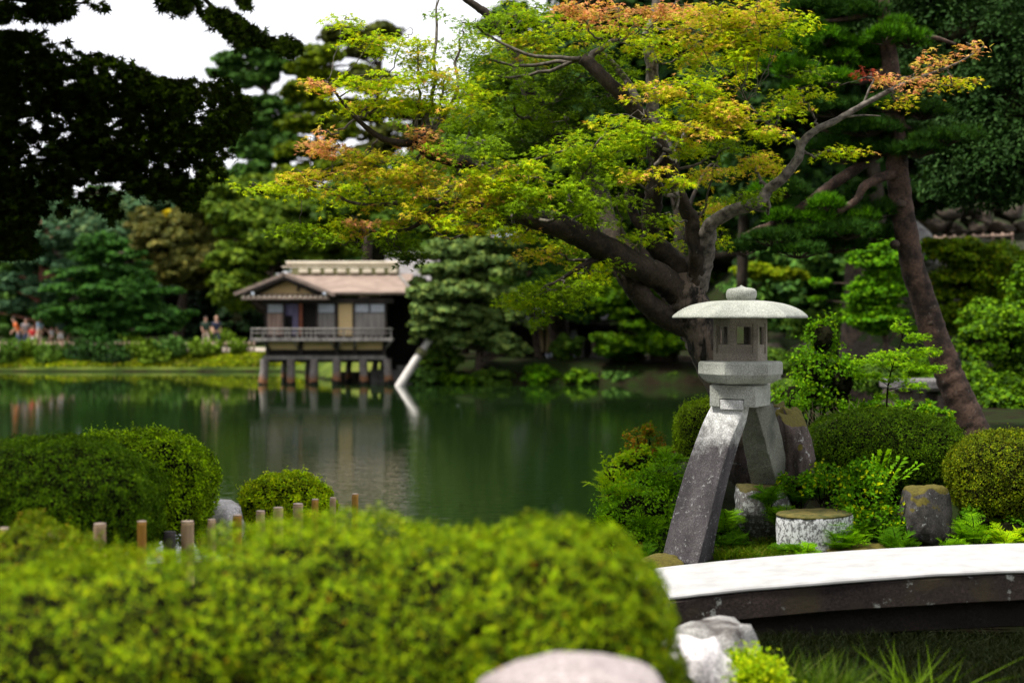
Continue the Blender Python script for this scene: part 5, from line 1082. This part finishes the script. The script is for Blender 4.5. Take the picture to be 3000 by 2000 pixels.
# second far building among trees
sh = empty('garden_house', tuple(P(1560, 1060, 66)), 'low house with tan posts half hidden under trees across the pond', 'building')
def bq(name, mat, x0, x1, y0, y1, Y, dep, bev=0):
    a_, b_ = P(x0, y0, Y), P(x1, y1, Y); mb = MB(); mb.box(((a_[0] + b_[0]) / 2, Y + dep / 2, (a_[2] + b_[2]) / 2), (b_[0] - a_[0], dep, a_[2] - b_[2]), bev=bev); return part(mb, name, mat, sh)
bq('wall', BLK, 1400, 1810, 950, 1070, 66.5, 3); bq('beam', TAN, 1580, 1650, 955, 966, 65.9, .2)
for x in (1585, 1606): bq('post', TAN, x - 7, x + 7, 966, 1030, 65.9, .2)
bq('wall_panel', SHOJI, 1672, 1690, 966, 1045, 66, .1); bq('wall_panel', GW, 1695, 1712, 1000, 1048, 66, .1)
for x in (1738, 1752, 1770): bq('post', BW, x - 4, x + 4, 985, 1040, 65.6, .15)
for i in range(3): bq('step', GREYR, 1730, 1790, 1038 + i * 8, 1043 + i * 8, 65.2 - i * .4, .5)
for i in range(4):
    mb = MB(); mb.tube([P(1600 + i * 13, 1035, 65.2), P(1612 + i * 13, 1062, 65.0)], .05, 6); part(mb, 'sign_slat', SHOJI, sh)
for A, B, C, D in (((1380, 935, 64.6), (1800, 935, 64.6), (1770, 870, 68), (1410, 870, 68)), ((1800, 935, 71.4), (1380, 935, 71.4), (1410, 870, 68), (1770, 870, 68))):
    f_ = lambda q: tuple(P(q[0], q[1], 66)[[0]].tolist() + [q[2]] + [P(0, q[1], 66)[2]]); sheet('roof', m_plain('pale_roof', (.14, .135, .14), (.22, .21, .22), 2, .8, .2), f_(A), f_(B), f_(C), f_(D), .14, sh)
rw = empty('stone_embankment', (X_(1100, 61.6), 61.6, WATER), 'low dark stone embankment behind the teahouse stilts', 'wall')
mb = MB(); ex, ez = (X_(990, 61.6), X_(1200, 61.6)), (WATER - .5, Z_(1088, 61.6))
for i in range(9):
    for j in range(2):
        w_ = (ex[1] - ex[0]) / 9; h_ = (ez[1] - ez[0]) / 2; mb.box((ex[0] + w_ * (i + .5 + .3 * j), 61.6 + pr.uniform(-.04, .04), ez[0] + h_ * (j + .5)), (w_ * .97, .5, h_ * .97), bev=.03)
part(mb, 'stonework', CLIFF, rw)
# leaning white prop
t = empty('leaning_log', tuple(P(1172, 1132, 57)), 'pale bare log leaning out of the water beside the teahouse', 'log'); mb = MB()
q = smooth_line([P(1160, 1150, 57), P(1180, 1115, 57), P(1215, 1060, 57.2), P(1255, 1000, 57.4), P(1285, 955, 57.6), P(1310, 900, 57.8)], 5)
mb.tube(q, np.linspace(.2, .12, len(q)), 14, rough=.06); part(mb, 'trunk', m_plain('white_wood', (.5, .46, .42), (.66, .62, .58), 2, .7, .3, .02, (2, 2, .5)), t)
mb = MB(); c = P(1236, 1030, 57.25); mb.tube([c + [-.08, 0, -.12], c + [.06, 0, .1]], .22, 12); part(mb, 'straw_band', OLV, t)

# ------------------------------------------------------------------ trees across the water
CONE = [((.022, .055, .013), 3), ((.038, .085, .02), 2), ((.012, .03, .008), 1.5)]
def tier(lst, Y, dep): return [(x, y, rx, ry, Y + dy, dep) for (x, y, rx, ry, dy) in lst]
tree('layered_pine', 'large layered dark green pine standing on the far lawn', (338, 76), tier([(300, 710, 60, 24, 0), (310, 750, 90, 22, .3), (250, 800, 80, 20, -.5), (360, 800, 80, 22, .4), (230, 850, 90, 22, -.4), (330, 850, 110, 22, -.8), (400, 830, 50, 18, 0), (210, 905, 70, 20, -.3), (320, 905, 120, 24, -.6), (420, 890, 50, 24, 0), (170, 925, 50, 18, 0), (270, 955, 80, 24, -.8), (400, 950, 90, 24, -.2), (490, 925, 50, 20, 0), (330, 990, 70, 16, -.9), (480, 955, 40, 20, 0)], 76, 1.4),
     CONE, .2, 24, 90, .4, tr=.3, cores=False, shell=.1, trunk=[(X_(345, 76), 76, .3), (X_(330, 76), 76.2, 2.5), (X_(325, 76), 76, 4.5), (X_(305, 76), 76, 6.2)])
tree('red_pine', 'slender red trunked pine behind the visitors at far left', (112, 82), [(90, 760, 60, 30, 82, 1.4), (150, 700, 70, 34, 82, 1.4), (60, 830, 60, 28, 82, 1.2), (150, 850, 50, 30, 82, 1.2), (40, 900, 50, 24, 82, 1), (90, 670, 70, 30, 83, 1.3), (190, 780, 40, 22, 82, 1), (130, 900, 40, 18, 82, 1)], [((.04, .075, .04), 3), ((.06, .1, .05), 1), ((.02, .04, .02), 1)], .22, 22, 90, .4,
     bark=m_plain('red_bark', (.16, .06, .04), (.26, .11, .07), 3), tr=.24, cores=False, trunk=[(X_(108, 82), 82, .3), (X_(112, 82), 82, 3), (X_(120, 82), 82, 5), (X_(118, 82), 82, 8)])
OB = [((.075, .075, .025), 3), ((.05, .055, .02), 2), ((.10, .09, .03), 1)]
tree('olive_tree', 'brownish olive round crowned tree left of the teahouse', (520, 85), [(470, 720, 80, 60, 84, 2), (560, 700, 90, 60, 85, 2), (620, 760, 70, 60, 85, 2), (500, 790, 80, 40, 83.5, 1.6), (590, 640, 80, 40, 86, 1.6), (430, 660, 50, 40, 86, 1.5)], OB, .26, 34, 100, .5, tr=.35)
tree('yellow_tree', 'small crown turning golden yellow above the olive tree', (500, 90), [(515, 640, 34, 26, 86.5, .8), (445, 655, 22, 22, 86, .7), (205, 790, 14, 26, 83, .5), (445, 690, 14, 14, 84, .4)], [((.28, .22, .02), 3), ((.2, .18, .02), 1)], .2, 14, 60, .6, tr=.1, cores=False)
FARG = [((.045, .085, .024), 3), ((.065, .115, .032), 2), ((.022, .045, .014), 1.5)]
FARL = [((.065, .10, .02), 3), ((.10, .135, .028), 1.5), ((.035, .06, .014), 1.5)]
tree('far_tree', 'green tree mass at the far left edge behind visitors', (-20, 88), [(0, 800, 60, 60, 86, 2), (20, 900, 70, 50, 85, 2), (-60, 700, 120, 90, 88, 3), (100, 940, 70, 30, 86, 1.5), (30, 770, 40, 26, 84, 1)], FARG, .28, 34, 90, .5, tr=.3)
tree('far_tree', 'dark shaded tree hollow behind the two walkers', (560, 92), [(520, 880, 110, 90, 90, 2), (600, 930, 90, 70, 89, 2), (660, 840, 70, 70, 88, 2), (430, 900, 70, 70, 90, 2), (700, 950, 70, 50, 84, 1.5)], [((.012, .022, .01), 3), ((.02, .04, .014), 1)], .28, 34, 90, .6, tr=.4, fill=.8)  # near-black palette; the shade of the hollow is put into the leaves
tree('far_tree', 'mid green broad tree rising behind the teahouse roof', (800, 84), [(720, 640, 100, 60, 82, 2.2), (820, 700, 110, 60, 81, 2.2), (700, 760, 90, 50, 81, 2), (900, 640, 100, 70, 82, 2.2), (690, 850, 60, 60, 80, 1.6), (960, 720, 90, 60, 81, 2), (620, 560, 60, 40, 84, 1.6), (760, 560, 90, 40, 84, 1.8)], FARL, .26, 36, 100, .42, tr=.4)
tree('far_tree', 'grey green trees standing behind the layered pine', (250, 105), [(200, 640, 100, 50, 100, 3), (330, 640, 80, 50, 100, 3), (80, 640, 100, 60, 100, 3), (400, 610, 70, 40, 102, 2.5), (280, 700, 120, 60, 98, 3), (520, 600, 90, 40, 102, 2.5), (60, 560, 90, 50, 104, 3)], [((.045, .08, .04), 3), ((.03, .055, .028), 1), ((.08, .11, .05), .8)], .34, 36, 90, .5, tr=.4)
PN = [((.04, .08, .022), 3), ((.06, .115, .028), 1.5), ((.025, .05, .016), 1.5)]
PO = [((.075, .10, .015), 3), ((.10, .13, .02), 1), ((.04, .06, .012), 1.5)]
tree('tall_pine', 'tall airy pine with sky showing through left of the maple', (785, 92), [(760, 150, 60, 26, 90, 1.6), (700, 180, 60, 22, 90, 1.4), (650, 215, 36, 12, 90, 1), (800, 200, 60, 26, 90, 1.4), (730, 240, 60, 22, 90, 1.4), (690, 300, 30, 14, 89, 1), (770, 300, 50, 20, 90, 1.2), (830, 330, 70, 30, 90, 1.6), (740, 345, 40, 18, 89, 1), (800, 390, 80, 30, 90, 1.8), (720, 420, 50, 22, 89, 1.4), (770, 455, 70, 28, 89, 1.6), (860, 430, 60, 26, 89, 1.4), (740, 500, 60, 24, 88, 1.4), (690, 520, 50, 24, 88, 1.4)],
     PN, .26, 16, 80, .4, tr=.38, cores=False, shell=.1, cr=.35, trunk=[(X_(790, 92), 92, .4), (X_(785, 92), 92, 9), (X_(782, 90), 90, 15), (X_(765, 90), 90, 19)])
tree('tall_pine', 'olive topped tall pine just left of the maple crown', (900, 88), [(930, 165, 60, 24, 86, 1.6), (900, 200, 50, 22, 86, 1.3), (960, 230, 70, 24, 86, 1.6), (890, 270, 60, 24, 86, 1.5), (960, 310, 60, 24, 86, 1.4), (900, 360, 70, 28, 86, 1.6), (990, 390, 60, 24, 86, 1.4), (900, 440, 80, 26, 86, 1.6), (980, 500, 80, 26, 85, 1.8), (860, 520, 70, 22, 85, 1.6)],
     PO, .26, 17, 80, .4, tr=.36, cores=False, shell=.1, cr=.35)
tree('tall_pine', 'brown green pine crown peeping above the maple at upper left', (1060, 95), [(1010, 105, 60, 22, 92, 1.6), (1120, 95, 50, 20, 92, 1.4), (1060, 150, 50, 20, 92, 1.4), (1080, 240, 80, 30, 92, 2), (1050, 330, 70, 26, 92, 2), (1130, 400, 90, 36, 91, 2), (1080, 470, 80, 40, 90, 2), (1210, 330, 70, 34, 92, 2)], [((.05, .055, .015), 3), ((.035, .045, .014), 1), ((.07, .08, .02), 1)], .27, 20, 80, .4, tr=.36, cores=False, cr=.35)
tree('far_tree', 'dark trees closing the gap behind the left maple boughs', (1200, 84), [(1120, 560, 130, 60, 80, 2.4), (1280, 520, 130, 80, 80, 2.4), (1020, 600, 90, 60, 80, 2), (1260, 640, 150, 70, 78, 2.4), (1400, 430, 100, 90, 80, 2.4), (1330, 600, 120, 80, 77, 2)], DG2, .3, 36, 100, .5, tr=.4)
tree('shore_maple', 'light green layered maple at the water beside the teahouse', (1400, 58.5), [(1330, 730, 80, 30, 58, 1), (1420, 780, 110, 30, 58, 1.2), (1300, 790, 70, 30, 57.5, 1), (1250, 850, 56, 36, 57, .9), (1340, 850, 90, 30, 57, 1.1), (1260, 910, 50, 30, 57, .8), (1330, 920, 80, 34, 57, 1), (1430, 860, 70, 34, 58, 1), (1400, 960, 90, 40, 58, 1), (1480, 920, 70, 30, 58, 1), (1250, 960, 44, 26, 57, .7), (1330, 990, 60, 26, 57.4, .8), (1470, 1000, 60, 30, 58, .9), (1440, 720, 90, 26, 59, 1), (1290, 745, 50, 18, 58, .8)],
     LG, .17, 24, 100, .32, tr=.2, cores=True, fill=.3, shell=.15)
tree('shore_tree', 'dark tree filling the gap behind the light green maple', (1360, 72), [(1350, 870, 80, 60, 71, 1.4), (1450, 840, 80, 60, 71, 1.4), (1300, 960, 60, 50, 71, 1.2), (1400, 960, 80, 50, 71, 1.2)], DG2, .22, 34, 110, .5, tr=.2)
tree('shore_tree', 'dark leafy tree right of the light green maple', (1580, 62), [(1550, 860, 70, 40, 61, 1.1), (1640, 830, 90, 50, 62, 1.2), (1700, 900, 80, 40, 62, 1.2), (1600, 790, 90, 40, 63, 1.2), (1520, 740, 90, 40, 63, 1.2), (1750, 800, 90, 50, 63, 1.3)], GBL, .2, 30, 100, .45, tr=.18)
tree('shore_tree', 'green tree low behind the maple trunk across the pond', (1880, 60), [(1830, 870, 90, 40, 59, 1.1), (1900, 930, 100, 40, 59, 1.1), (1940, 1000, 80, 34, 59, 1), (1800, 1010, 60, 30, 58.6, .8), (1850, 800, 100, 40, 60, 1.2), (1980, 900, 60, 50, 60, 1)], MG, .2, 30, 100, .42, tr=.18)
for (x, y, rx, ry, Y, pal, lab) in [(1660, 1015, 42, 38, 60.5, DG2, 'dark round shrub before the white house panel'), (1820, 1050, 50, 40, 60, DG, 'dark drooping shrub beside the house steps'), (1290, 1050, 60, 40, 58.5, DG2, 'dark shrub behind the leaning log'),
        (1240, 1105, 40, 22, 58, FARG, 'low green shrub at the foot of the leaning log'), (1340, 1110, 60, 20, 58.4, MG, 'low shrub on the shore under the light maple'), (1450, 1105, 60, 24, 58.6, DG2, 'dim low shrub on the shore below the house'),
        (1580, 1100, 50, 28, 58.5, BR, 'bright green low shrub on the far shore'), (1700, 1110, 60, 20, 58.4, MG, 'mid green strip shrub on the far shore'), (1830, 1105, 60, 22, 58.4, FARG, 'green strip shrub right of the mid green one'), (1950, 1110, 60, 20, 58.4, DG2, 'dark strip shrub just behind the maple trunk')]:
    tree('shore_shrub', lab, (x, Y), [(x, y, rx, ry, Y, .7)], pal, .15, 26, 80, .5, tr=.05, cat='shrub')
# clipped shrubs on the far lawn
for (x, y, rx, ry, Y, pal, lab) in [(28, 1050, 34, 28, 73.0, DG2, 'dark round clipped bush at the far left shore'), (148, 1055, 42, 26, 73.0, DG2, 'second dark clipped bush from the far left'), (245, 1045, 60, 32, 73.2, DG, 'long dark clipped bush under the layered pine'),
        (507, 1030, 36, 19, 73.3, FARG, 'dark green rounded bush left of the walkers'), (600, 1030, 42, 12, 73.4, FARL, 'wide light olive bush near the teahouse'), (420, 1032, 42, 15, 73.4, FARL, 'low brownish bush right of the layered pine trunk'), (335, 1055, 66, 28, 73.0, DG, 'dark bush at the foot of the layered pine'), (700, 1026, 20, 8, 73.8, FARL, 'small light bush just left of the teahouse stilts'), (460, 1056, 50, 12, 72.8, FARL, 'flat yellowish tuft at the far waterline'), (95, 1032, 26, 12, 73.6, FARL, 'loose yellow green bush between the clipped ones'), (380, 1012, 30, 9, 75, FARL, 'small bush by the path under the pine'), (650, 1000, 26, 10, 78, FARL, 'small yellowish bush beside the walkers')]:
    s = Y / F; c = P(x, y, Y); mb = MB(); dome(mb, c, np.array([rx * s, .8, ry * s]), 900, .16, pal, BLOB, 2.3, .5, .06, 1.5)
    t = empty('lawn_bush', (c[0], c[1], c[2] - ry * s), lab, 'shrub', 'clipped bushes on the far lawn'); part(mb, 'foliage', [LEAFD, TWIG], t)
n_ = 16000; X1 = pr.uniform(-34, -8.2, n_); Y1 = pr.uniform(71.9, 73.6, n_); dd_ = polydist(X1, Y1, POND) > .25; X1, Y1 = X1[dd_], Y1[dd_]; n_ = len(X1)
lt = MB(); w_ = np.stack([X1, Y1, height(X1, Y1) + .02], 1); cc_ = pick([((.09, .12, .02), 3), ((.16, .18, .03), 2.5), ((.04, .06, .01), 1.5), ((.14, .12, .04), .5)], n_) * (1 + .7 * np.clip(vnoise(w_, .8, 3), -1, 1))[:, None]
scatter(lt, w_, np.tile([0, -.6, .6], (n_, 1)), .17, BLOB, cc_, 0, .7)
single(lt, 'lawn_grass', LEAFD, (-20, 73, .3), 'uneven mown grass and weeds on the far lawn bank', 'grass', kind='stuff')
# far wood closing the horizon
wood = MB(); wr = np.random.default_rng(77)
for X0 in np.arange(-62, 60, 5.0):
    px0 = 1500 + X0 / 118 * F; topy = 560 if px0 < 620 else (620 if px0 < 1150 else (330 if px0 < 1500 else 60)); ztop = CAMZ + (930 - topy) / F * 118
    for zc in np.arange(1.5, ztop, 3.2):
        clumps(wood, (X0 + wr.uniform(-1.5, 1.5), 118 + wr.uniform(-3, 6), zc), (3.4, 3, 2.2), 10, .55, DG2 if px0 > 1150 else FARG, BLOB, .38, 60, .6, .85, rr=wr)
single(wood, 'distant_wood', [LEAFD, TWIG], (0, 118, 0), 'dark continuous wood closing the far side of the garden', 'wood', kind='stuff')
wood = MB()
for X0 in np.arange(14, 60, 3.5):
    for zc in np.arange(5, 24, 3.0):
        clumps(wood, (X0 + wr.uniform(-1.5, 1.5), 66 + wr.uniform(-3, 4), zc), (2.8, 2.5, 2.0), 12, .4, DG, BLOB, .38, 60, .6, .9, rr=wr)
single(wood, 'hill_wood', [LEAFD, TWIG], (36, 66, 4), 'blackish wood above the rocky hillside at right', 'wood', kind='stuff')

wood = MB()  # unseen trees added behind the camera to block sky light
for X0 in np.arange(-15, 17, 3.2):
    for zc in np.arange(1.5, 13, 2.6):
        clumps(wood, (X0 + wr.uniform(-1, 1), -7.5 + wr.uniform(-1.5, 1.5), zc), (2.3, 2.0, 1.8), 12, .35, DG2, BLOB, .38, 60, .6, .9, rr=wr)
single(wood, 'rear_shade_wood', [LEAFD, TWIG], (0, -9, 0), 'unseen trees added behind the viewpoint to shade the foreground', 'wood', kind='stuff')
# ------------------------------------------------------------------ visitors
def skinobj(name, pts, edges, rad, mat, parent, lv=1, root=0):
    me = bpy.data.meshes.new(name); me.from_pydata([tuple(p) for p in pts], edges, []); o = bpy.data.objects.new(name, me); COL.objects.link(o); o.parent = parent
    md = o.modifiers.new('Skin', 'SKIN'); md.use_smooth_shade = True
    for i, r_ in enumerate(rad):
        s_ = me.skin_vertices[0].data[i]; r_ = r_ if isinstance(r_, tuple) else (r_, r_); s_.radius = r_; s_.use_root = (i == root)
    sb = o.modifiers.new('Sub', 'SUBSURF'); sb.levels = lv; sb.render_levels = lv; me.materials.append(mat); return o
def solid(name, c, rough=.85):
    m, nt, b = newmat(name); b.inputs['Base Color'].default_value = (*c, 1); b.inputs['Roughness'].default_value = rough; return m
SKINM = [solid('skin_light', (.5, .3, .2)), solid('skin_tan', (.42, .24, .16))]
HAIRM = [solid('hair_black', (.015, .012, .01)), solid('hair_grey', (.35, .33, .32))]
def person(label, px, Y, h, shirt, trousers, rz=0, stride=.15, lean=0.0, armf=(.15, -.1), hat=None, skin=0, hair=0, bent=(.1, .1), bag=None, shorts=False):
    X = (px - 1500) / F * Y; z0 = float(height(np.array([X]), np.array([Y]))[0]); z0 = z0 + (.03 if 74.6 < Y < 77.4 else 0)
    t = empty('person', (X, Y, z0), label, 'person'); t.rotation_euler.z = rz; k = h / 1.72
    def p(x, y, z): return (x * k, y * k + lean * max(z - .9, 0) * k, z * k)
    sh, hp = .18, .095; V = {}; 
    pts = [p(0, 0, .95), p(0, 0, 1.1), p(0, -.01, 1.28), p(0, 0, 1.42), p(0, 0, 1.49), p(0, -.02, 1.56), p(0, -.015, 1.64), p(0, 0, 1.70)]
    rad = [(.15, .11), (.135, .1), (.16, .11), (.12, .085), (.055, .055), (.075, .085), (.082, .098), (.055, .06)]; ed = [(i, i + 1) for i in range(7)]
    def add(q, r_, pa): pts.append(q); rad.append(r_); ed.append((pa, len(pts) - 1)); return len(pts) - 1
    arms = []; legs = []
    for sgn, af, bn in ((-1, armf[0], bent[0]), (1, armf[1], bent[1])):
        a = add(p(sgn * sh, 0, 1.39), .055, 3); b_ = add(p(sgn * (sh + .05), -af * .5, 1.12), .042, a); c_ = add(p(sgn * (sh + .05), -af - bn, .90 + bn * .9), .03, b_)
        hd = p(sgn * (sh + .05), -af - bn - .04, .83 + bn * 1.0); h_ = add(hd, (.036, .018), c_)
        for j in range(5):
            o_ = (j - 2) * .016; e = add((hd[0] + (-.03 * sgn if j == 4 else 0) * k, hd[1] + (o_ - .01) * k, hd[2] - (.05 if j < 4 else .02) * k), .009, h_); add((hd[0] + (-.045 * sgn if j == 4 else -.012 * sgn) * k, hd[1] + (o_ - .02) * k, hd[2] - (.09 - .006 * abs(j - 1) if j < 4 else .045) * k), .007, e)
        arms.append((a, b_, c_))
    for sgn in (-1, 1):
        st = stride * sgn; a = add(p(sgn * hp, 0, .88), .085, 0); b_ = add(p(sgn * hp, -st * .55 - .02, .49), .058, a); c_ = add(p(sgn * hp, -st + (.03), .09), .04, b_); d_ = add(p(sgn * hp, -st - .06, .045), .04, c_); add(p(sgn * hp, -st - .15, .03), .032, d_); legs.append((a, b_, c_))
    rad = [(r_[0] * k, r_[1] * k) if isinstance(r_, tuple) else r_ * k for r_ in rad]
    body = skinobj('body', pts, ed, rad, SKINM[skin], t)
    # shirt
    sp = [pts[0], pts[1], pts[2], pts[3], p(0, 0, 1.46)]; sr = [.165 * k, .15 * k, .165 * k, .125 * k, .075 * k]; se = [(0, 1), (1, 2), (2, 3), (3, 4)]
    for a, b_, c_ in arms:
        i = len(sp); mid = tuple(np.array(pts[a]) * .25 + np.array(pts[b_]) * .75); sp += [pts[a], mid]; sr += [.078 * k, .066 * k]; se += [(3, i), (i, i + 1)]
    skinobj('shirt', sp, se, [(r_, r_ * (.78 if i < 4 else 1)) for i, r_ in enumerate(sr)], shirt, t)
    tp = [p(0, 0, 1.0), p(0, 0, .92)]; tr_ = [.155 * k, .15 * k]; te = [(0, 1)]
    for a, b_, c_ in legs:
        i = len(tp); lo = tuple(np.array(pts[b_]) * .8 + np.array(pts[a]) * .2) if shorts else tuple(np.array(pts[c_]) + np.array([0, 0, .03 * k]))
        tp += [pts[a], pts[b_] if not shorts else tuple((np.array(pts[a]) + np.array(lo)) / 2), lo]; tr_ += [.1 * k, .08 * k, .068 * k]; te += [(1, i), (i, i + 1), (i + 1, i + 2)]
    skinobj('trousers', tp, te, [(r_, r_ * .85) for r_ in tr_], trousers, t)
    hd = np.array(p(0, -.005, 1.655)); V_, Fc = ICO[3]; d = V_.copy(); keep = np.where((d[:, 1:2] < -.35) & (d[:, 2:3] < .35), .7, 1.0)
    mb = MB(); mb.faces(hd + np.array([0, .018, .02]) * k + d * np.array([.089, .105, .108]) * k * keep, Fc, smooth=True); ho = mb.build('hair', hat or HAIRM[hair], t)
    mb = MB(); f0 = np.array(p(0, 0, 1.62)); y_ = -.093 * k
    for e in (-.03, .03): mb.faces(f0 + np.array([e * k, y_, .012 * k]) + ICO[2][0] * np.array([.012, .008, .008]) * k, ICO[2][1], 1)
    mb.faces(f0 + np.array([0, y_ - .012 * k, -.012 * k]) + ICO[2][0] * np.array([.014, .02, .022]) * k, ICO[2][1], 0); mb.faces(f0 + np.array([0, y_ + .006 * k, -.05 * k]) + ICO[2][0] * np.array([.024, .008, .006]) * k, ICO[2][1], 2)
    for e in (-1, 1): mb.faces(f0 + np.array([e * .084 * k, .005 * k, 0]) + ICO[2][0] * np.array([.01, .02, .03]) * k, ICO[2][1], 0)
    mb.build('face', [SKINM[skin], HAIRM[0], solid('lips', (.4, .15, .12))], t)
    if bag:
        mb = MB(); mb.box((0, .19 * k, 1.2 * k), (.3 * k, .17 * k, .42 * k), bev=.05 * k); o = mb.build('backpack', bag, None); o.location = (X, Y, z0); o.rotation_euler.z = rz
        tag(o, 'pack worn on the back of ' + label.replace('person ', 'the person ')[:60], 'backpack')
    return t
ORG = solid('cloth_orange', (.75, .16, .03)); LBL = solid('cloth_light_blue', (.38, .55, .72)); NAV = solid('cloth_navy', (.02, .025, .06)); BLKc = solid('cloth_black', (.02, .02, .025)); WHT = solid('cloth_white', (.75, .74, .78)); GRY = solid('cloth_grey', (.25, .22, .22)); JEAN = solid('cloth_jeans', (.06, .09, .16)); BEI = solid('cloth_beige', (.5, .4, .3)); REDc = solid('cloth_red', (.55, .03, .03)); GRN = solid('cloth_dark_green', (.02, .05, .03))
person('person in bright orange top at far left, bending forward', 55, 75.4, 1.7, ORG, JEAN, R(-70), .12, -.35, armf=(.2, .25))
person('person in grey top and jeans beside the orange one', 76, 75.8, 1.62, GRY, JEAN, R(20), .08, skin=1)
person('person in light blue shirt and pale trousers at far left', 113, 75.2, 1.72, LBL, BEI, R(80), .14, -.12, armf=(.2, .3), hat=HAIRM[0])
person('child in red top between the grey and blue visitors', 95, 75.6, 1.25, REDc, WHT, R(10), .1)
person('child in white shirt and dark shorts left of the pine', 150, 75.6, 1.2, WHT, NAV, R(60), .1, shorts=True)
person('person in dark green top and white skirtlike shorts near the pine', 177, 75.5, 1.68, GRN, WHT, R(20), .1, shorts=True, armf=(.2, .1), bent=(.1, .25))
person('person in black clothes with bare legs near the pine', 198, 76, 1.72, BLKc, BLKc, R(-30), .1, shorts=True, bent=(.3, .1))
person('person in green patterned top walking left of a companion', 603, 75.4, 1.72, GRN, BEI, R(30), .22, armf=(.1, .2), skin=1)
person('bald person in navy shirt walking beside a companion', 634, 75.6, 1.74, NAV, NAV, R(25), .22, armf=(.15, -.1), hat=SKINM[0], bent=(.1, .1))
person('person in pale blue top standing alone behind the pine', 510, 76.5, 1.3, LBL, BLKc, R(90), .1)
person('person in dark jacket half hidden by the sapling', 2612, 30.5, 1.65, BLKc, NAV, R(30), .1)
person('person in red top behind the sapling leaves', 2632, 30, 1.35, REDc, REDc, R(-20), .1)
person('person in white shirt and blue trousers right of the pine', 2832, 48, 1.7, WHT, LBL, R(200), .15)
person('small distant person in white on the top terrace', 2848, 60, 1.6, WHT, NAV, R(20), .1)

# ------------------------------------------------------------------ light, sky, camera
sun_dir = Vector((-.42, -.18, .89)).normalized()
w = bpy.data.worlds.new('World'); sc.world = w; w.use_nodes = True; nt = w.node_tree; bg = nt.nodes['Background']
sky = nt.nodes.new('ShaderNodeTexSky'); sky.sky_type = 'NISHITA'; sky.sun_disc = False
sky.sun_elevation = math.asin(sun_dir.z); sky.sun_rotation = math.atan2(sun_dir.x, sun_dir.y); sky.dust_density = 3
mx = nt.nodes.new('ShaderNodeMix'); mx.data_type = 'RGBA'; mx.inputs[0].default_value = .88
nt.links.new(sky.outputs[0], mx.inputs[6]); mx.inputs[7].default_value = (7.6, 7.6, 7.9, 1)
nt.links.new(mx.outputs[2], bg.inputs['Color']); bg.inputs['Strength'].default_value = .11
sl = bpy.data.lights.new('sun', 'SUN'); sl.energy = 3.6; sl.angle = R(8); sl.color = (1, .96, .88)
so = bpy.data.objects.new('sun', sl); COL.objects.link(so); so.rotation_euler = sun_dir.to_track_quat('Z', 'Y').to_euler(); so.location = (-20, -10, 30)
cam = bpy.data.cameras.new('camera'); co = bpy.data.objects.new('camera', cam); COL.objects.link(co)
co.location = (0, 0, CAMZ); co.rotation_euler = (R(90), 0, 0); cam.lens = 50; cam.sensor_width = 36; cam.shift_y = -70 / 3000
cam.clip_end = 3000; cam.clip_start = .05
cam.dof.use_dof = True; cam.dof.focus_distance = 14.2; cam.dof.aperture_fstop = 1.0
sc.camera = co
sc.view_settings.view_transform = 'Standard'; sc.view_settings.look = 'None'; sc.view_settings.exposure = .72; sc.view_settings.gamma = 1
sc.render.engine = 'CYCLES'; cy = sc.cycles
cy.use_denoising = True; cy.max_bounces = 6; cy.diffuse_bounces = 3; cy.glossy_bounces = 3; cy.transmission_bounces = 3; cy.transparent_max_bounces = 4
cy.use_adaptive_sampling = True; cy.adaptive_threshold = .015
cy.caustics_reflective = False; cy.caustics_refractive = False
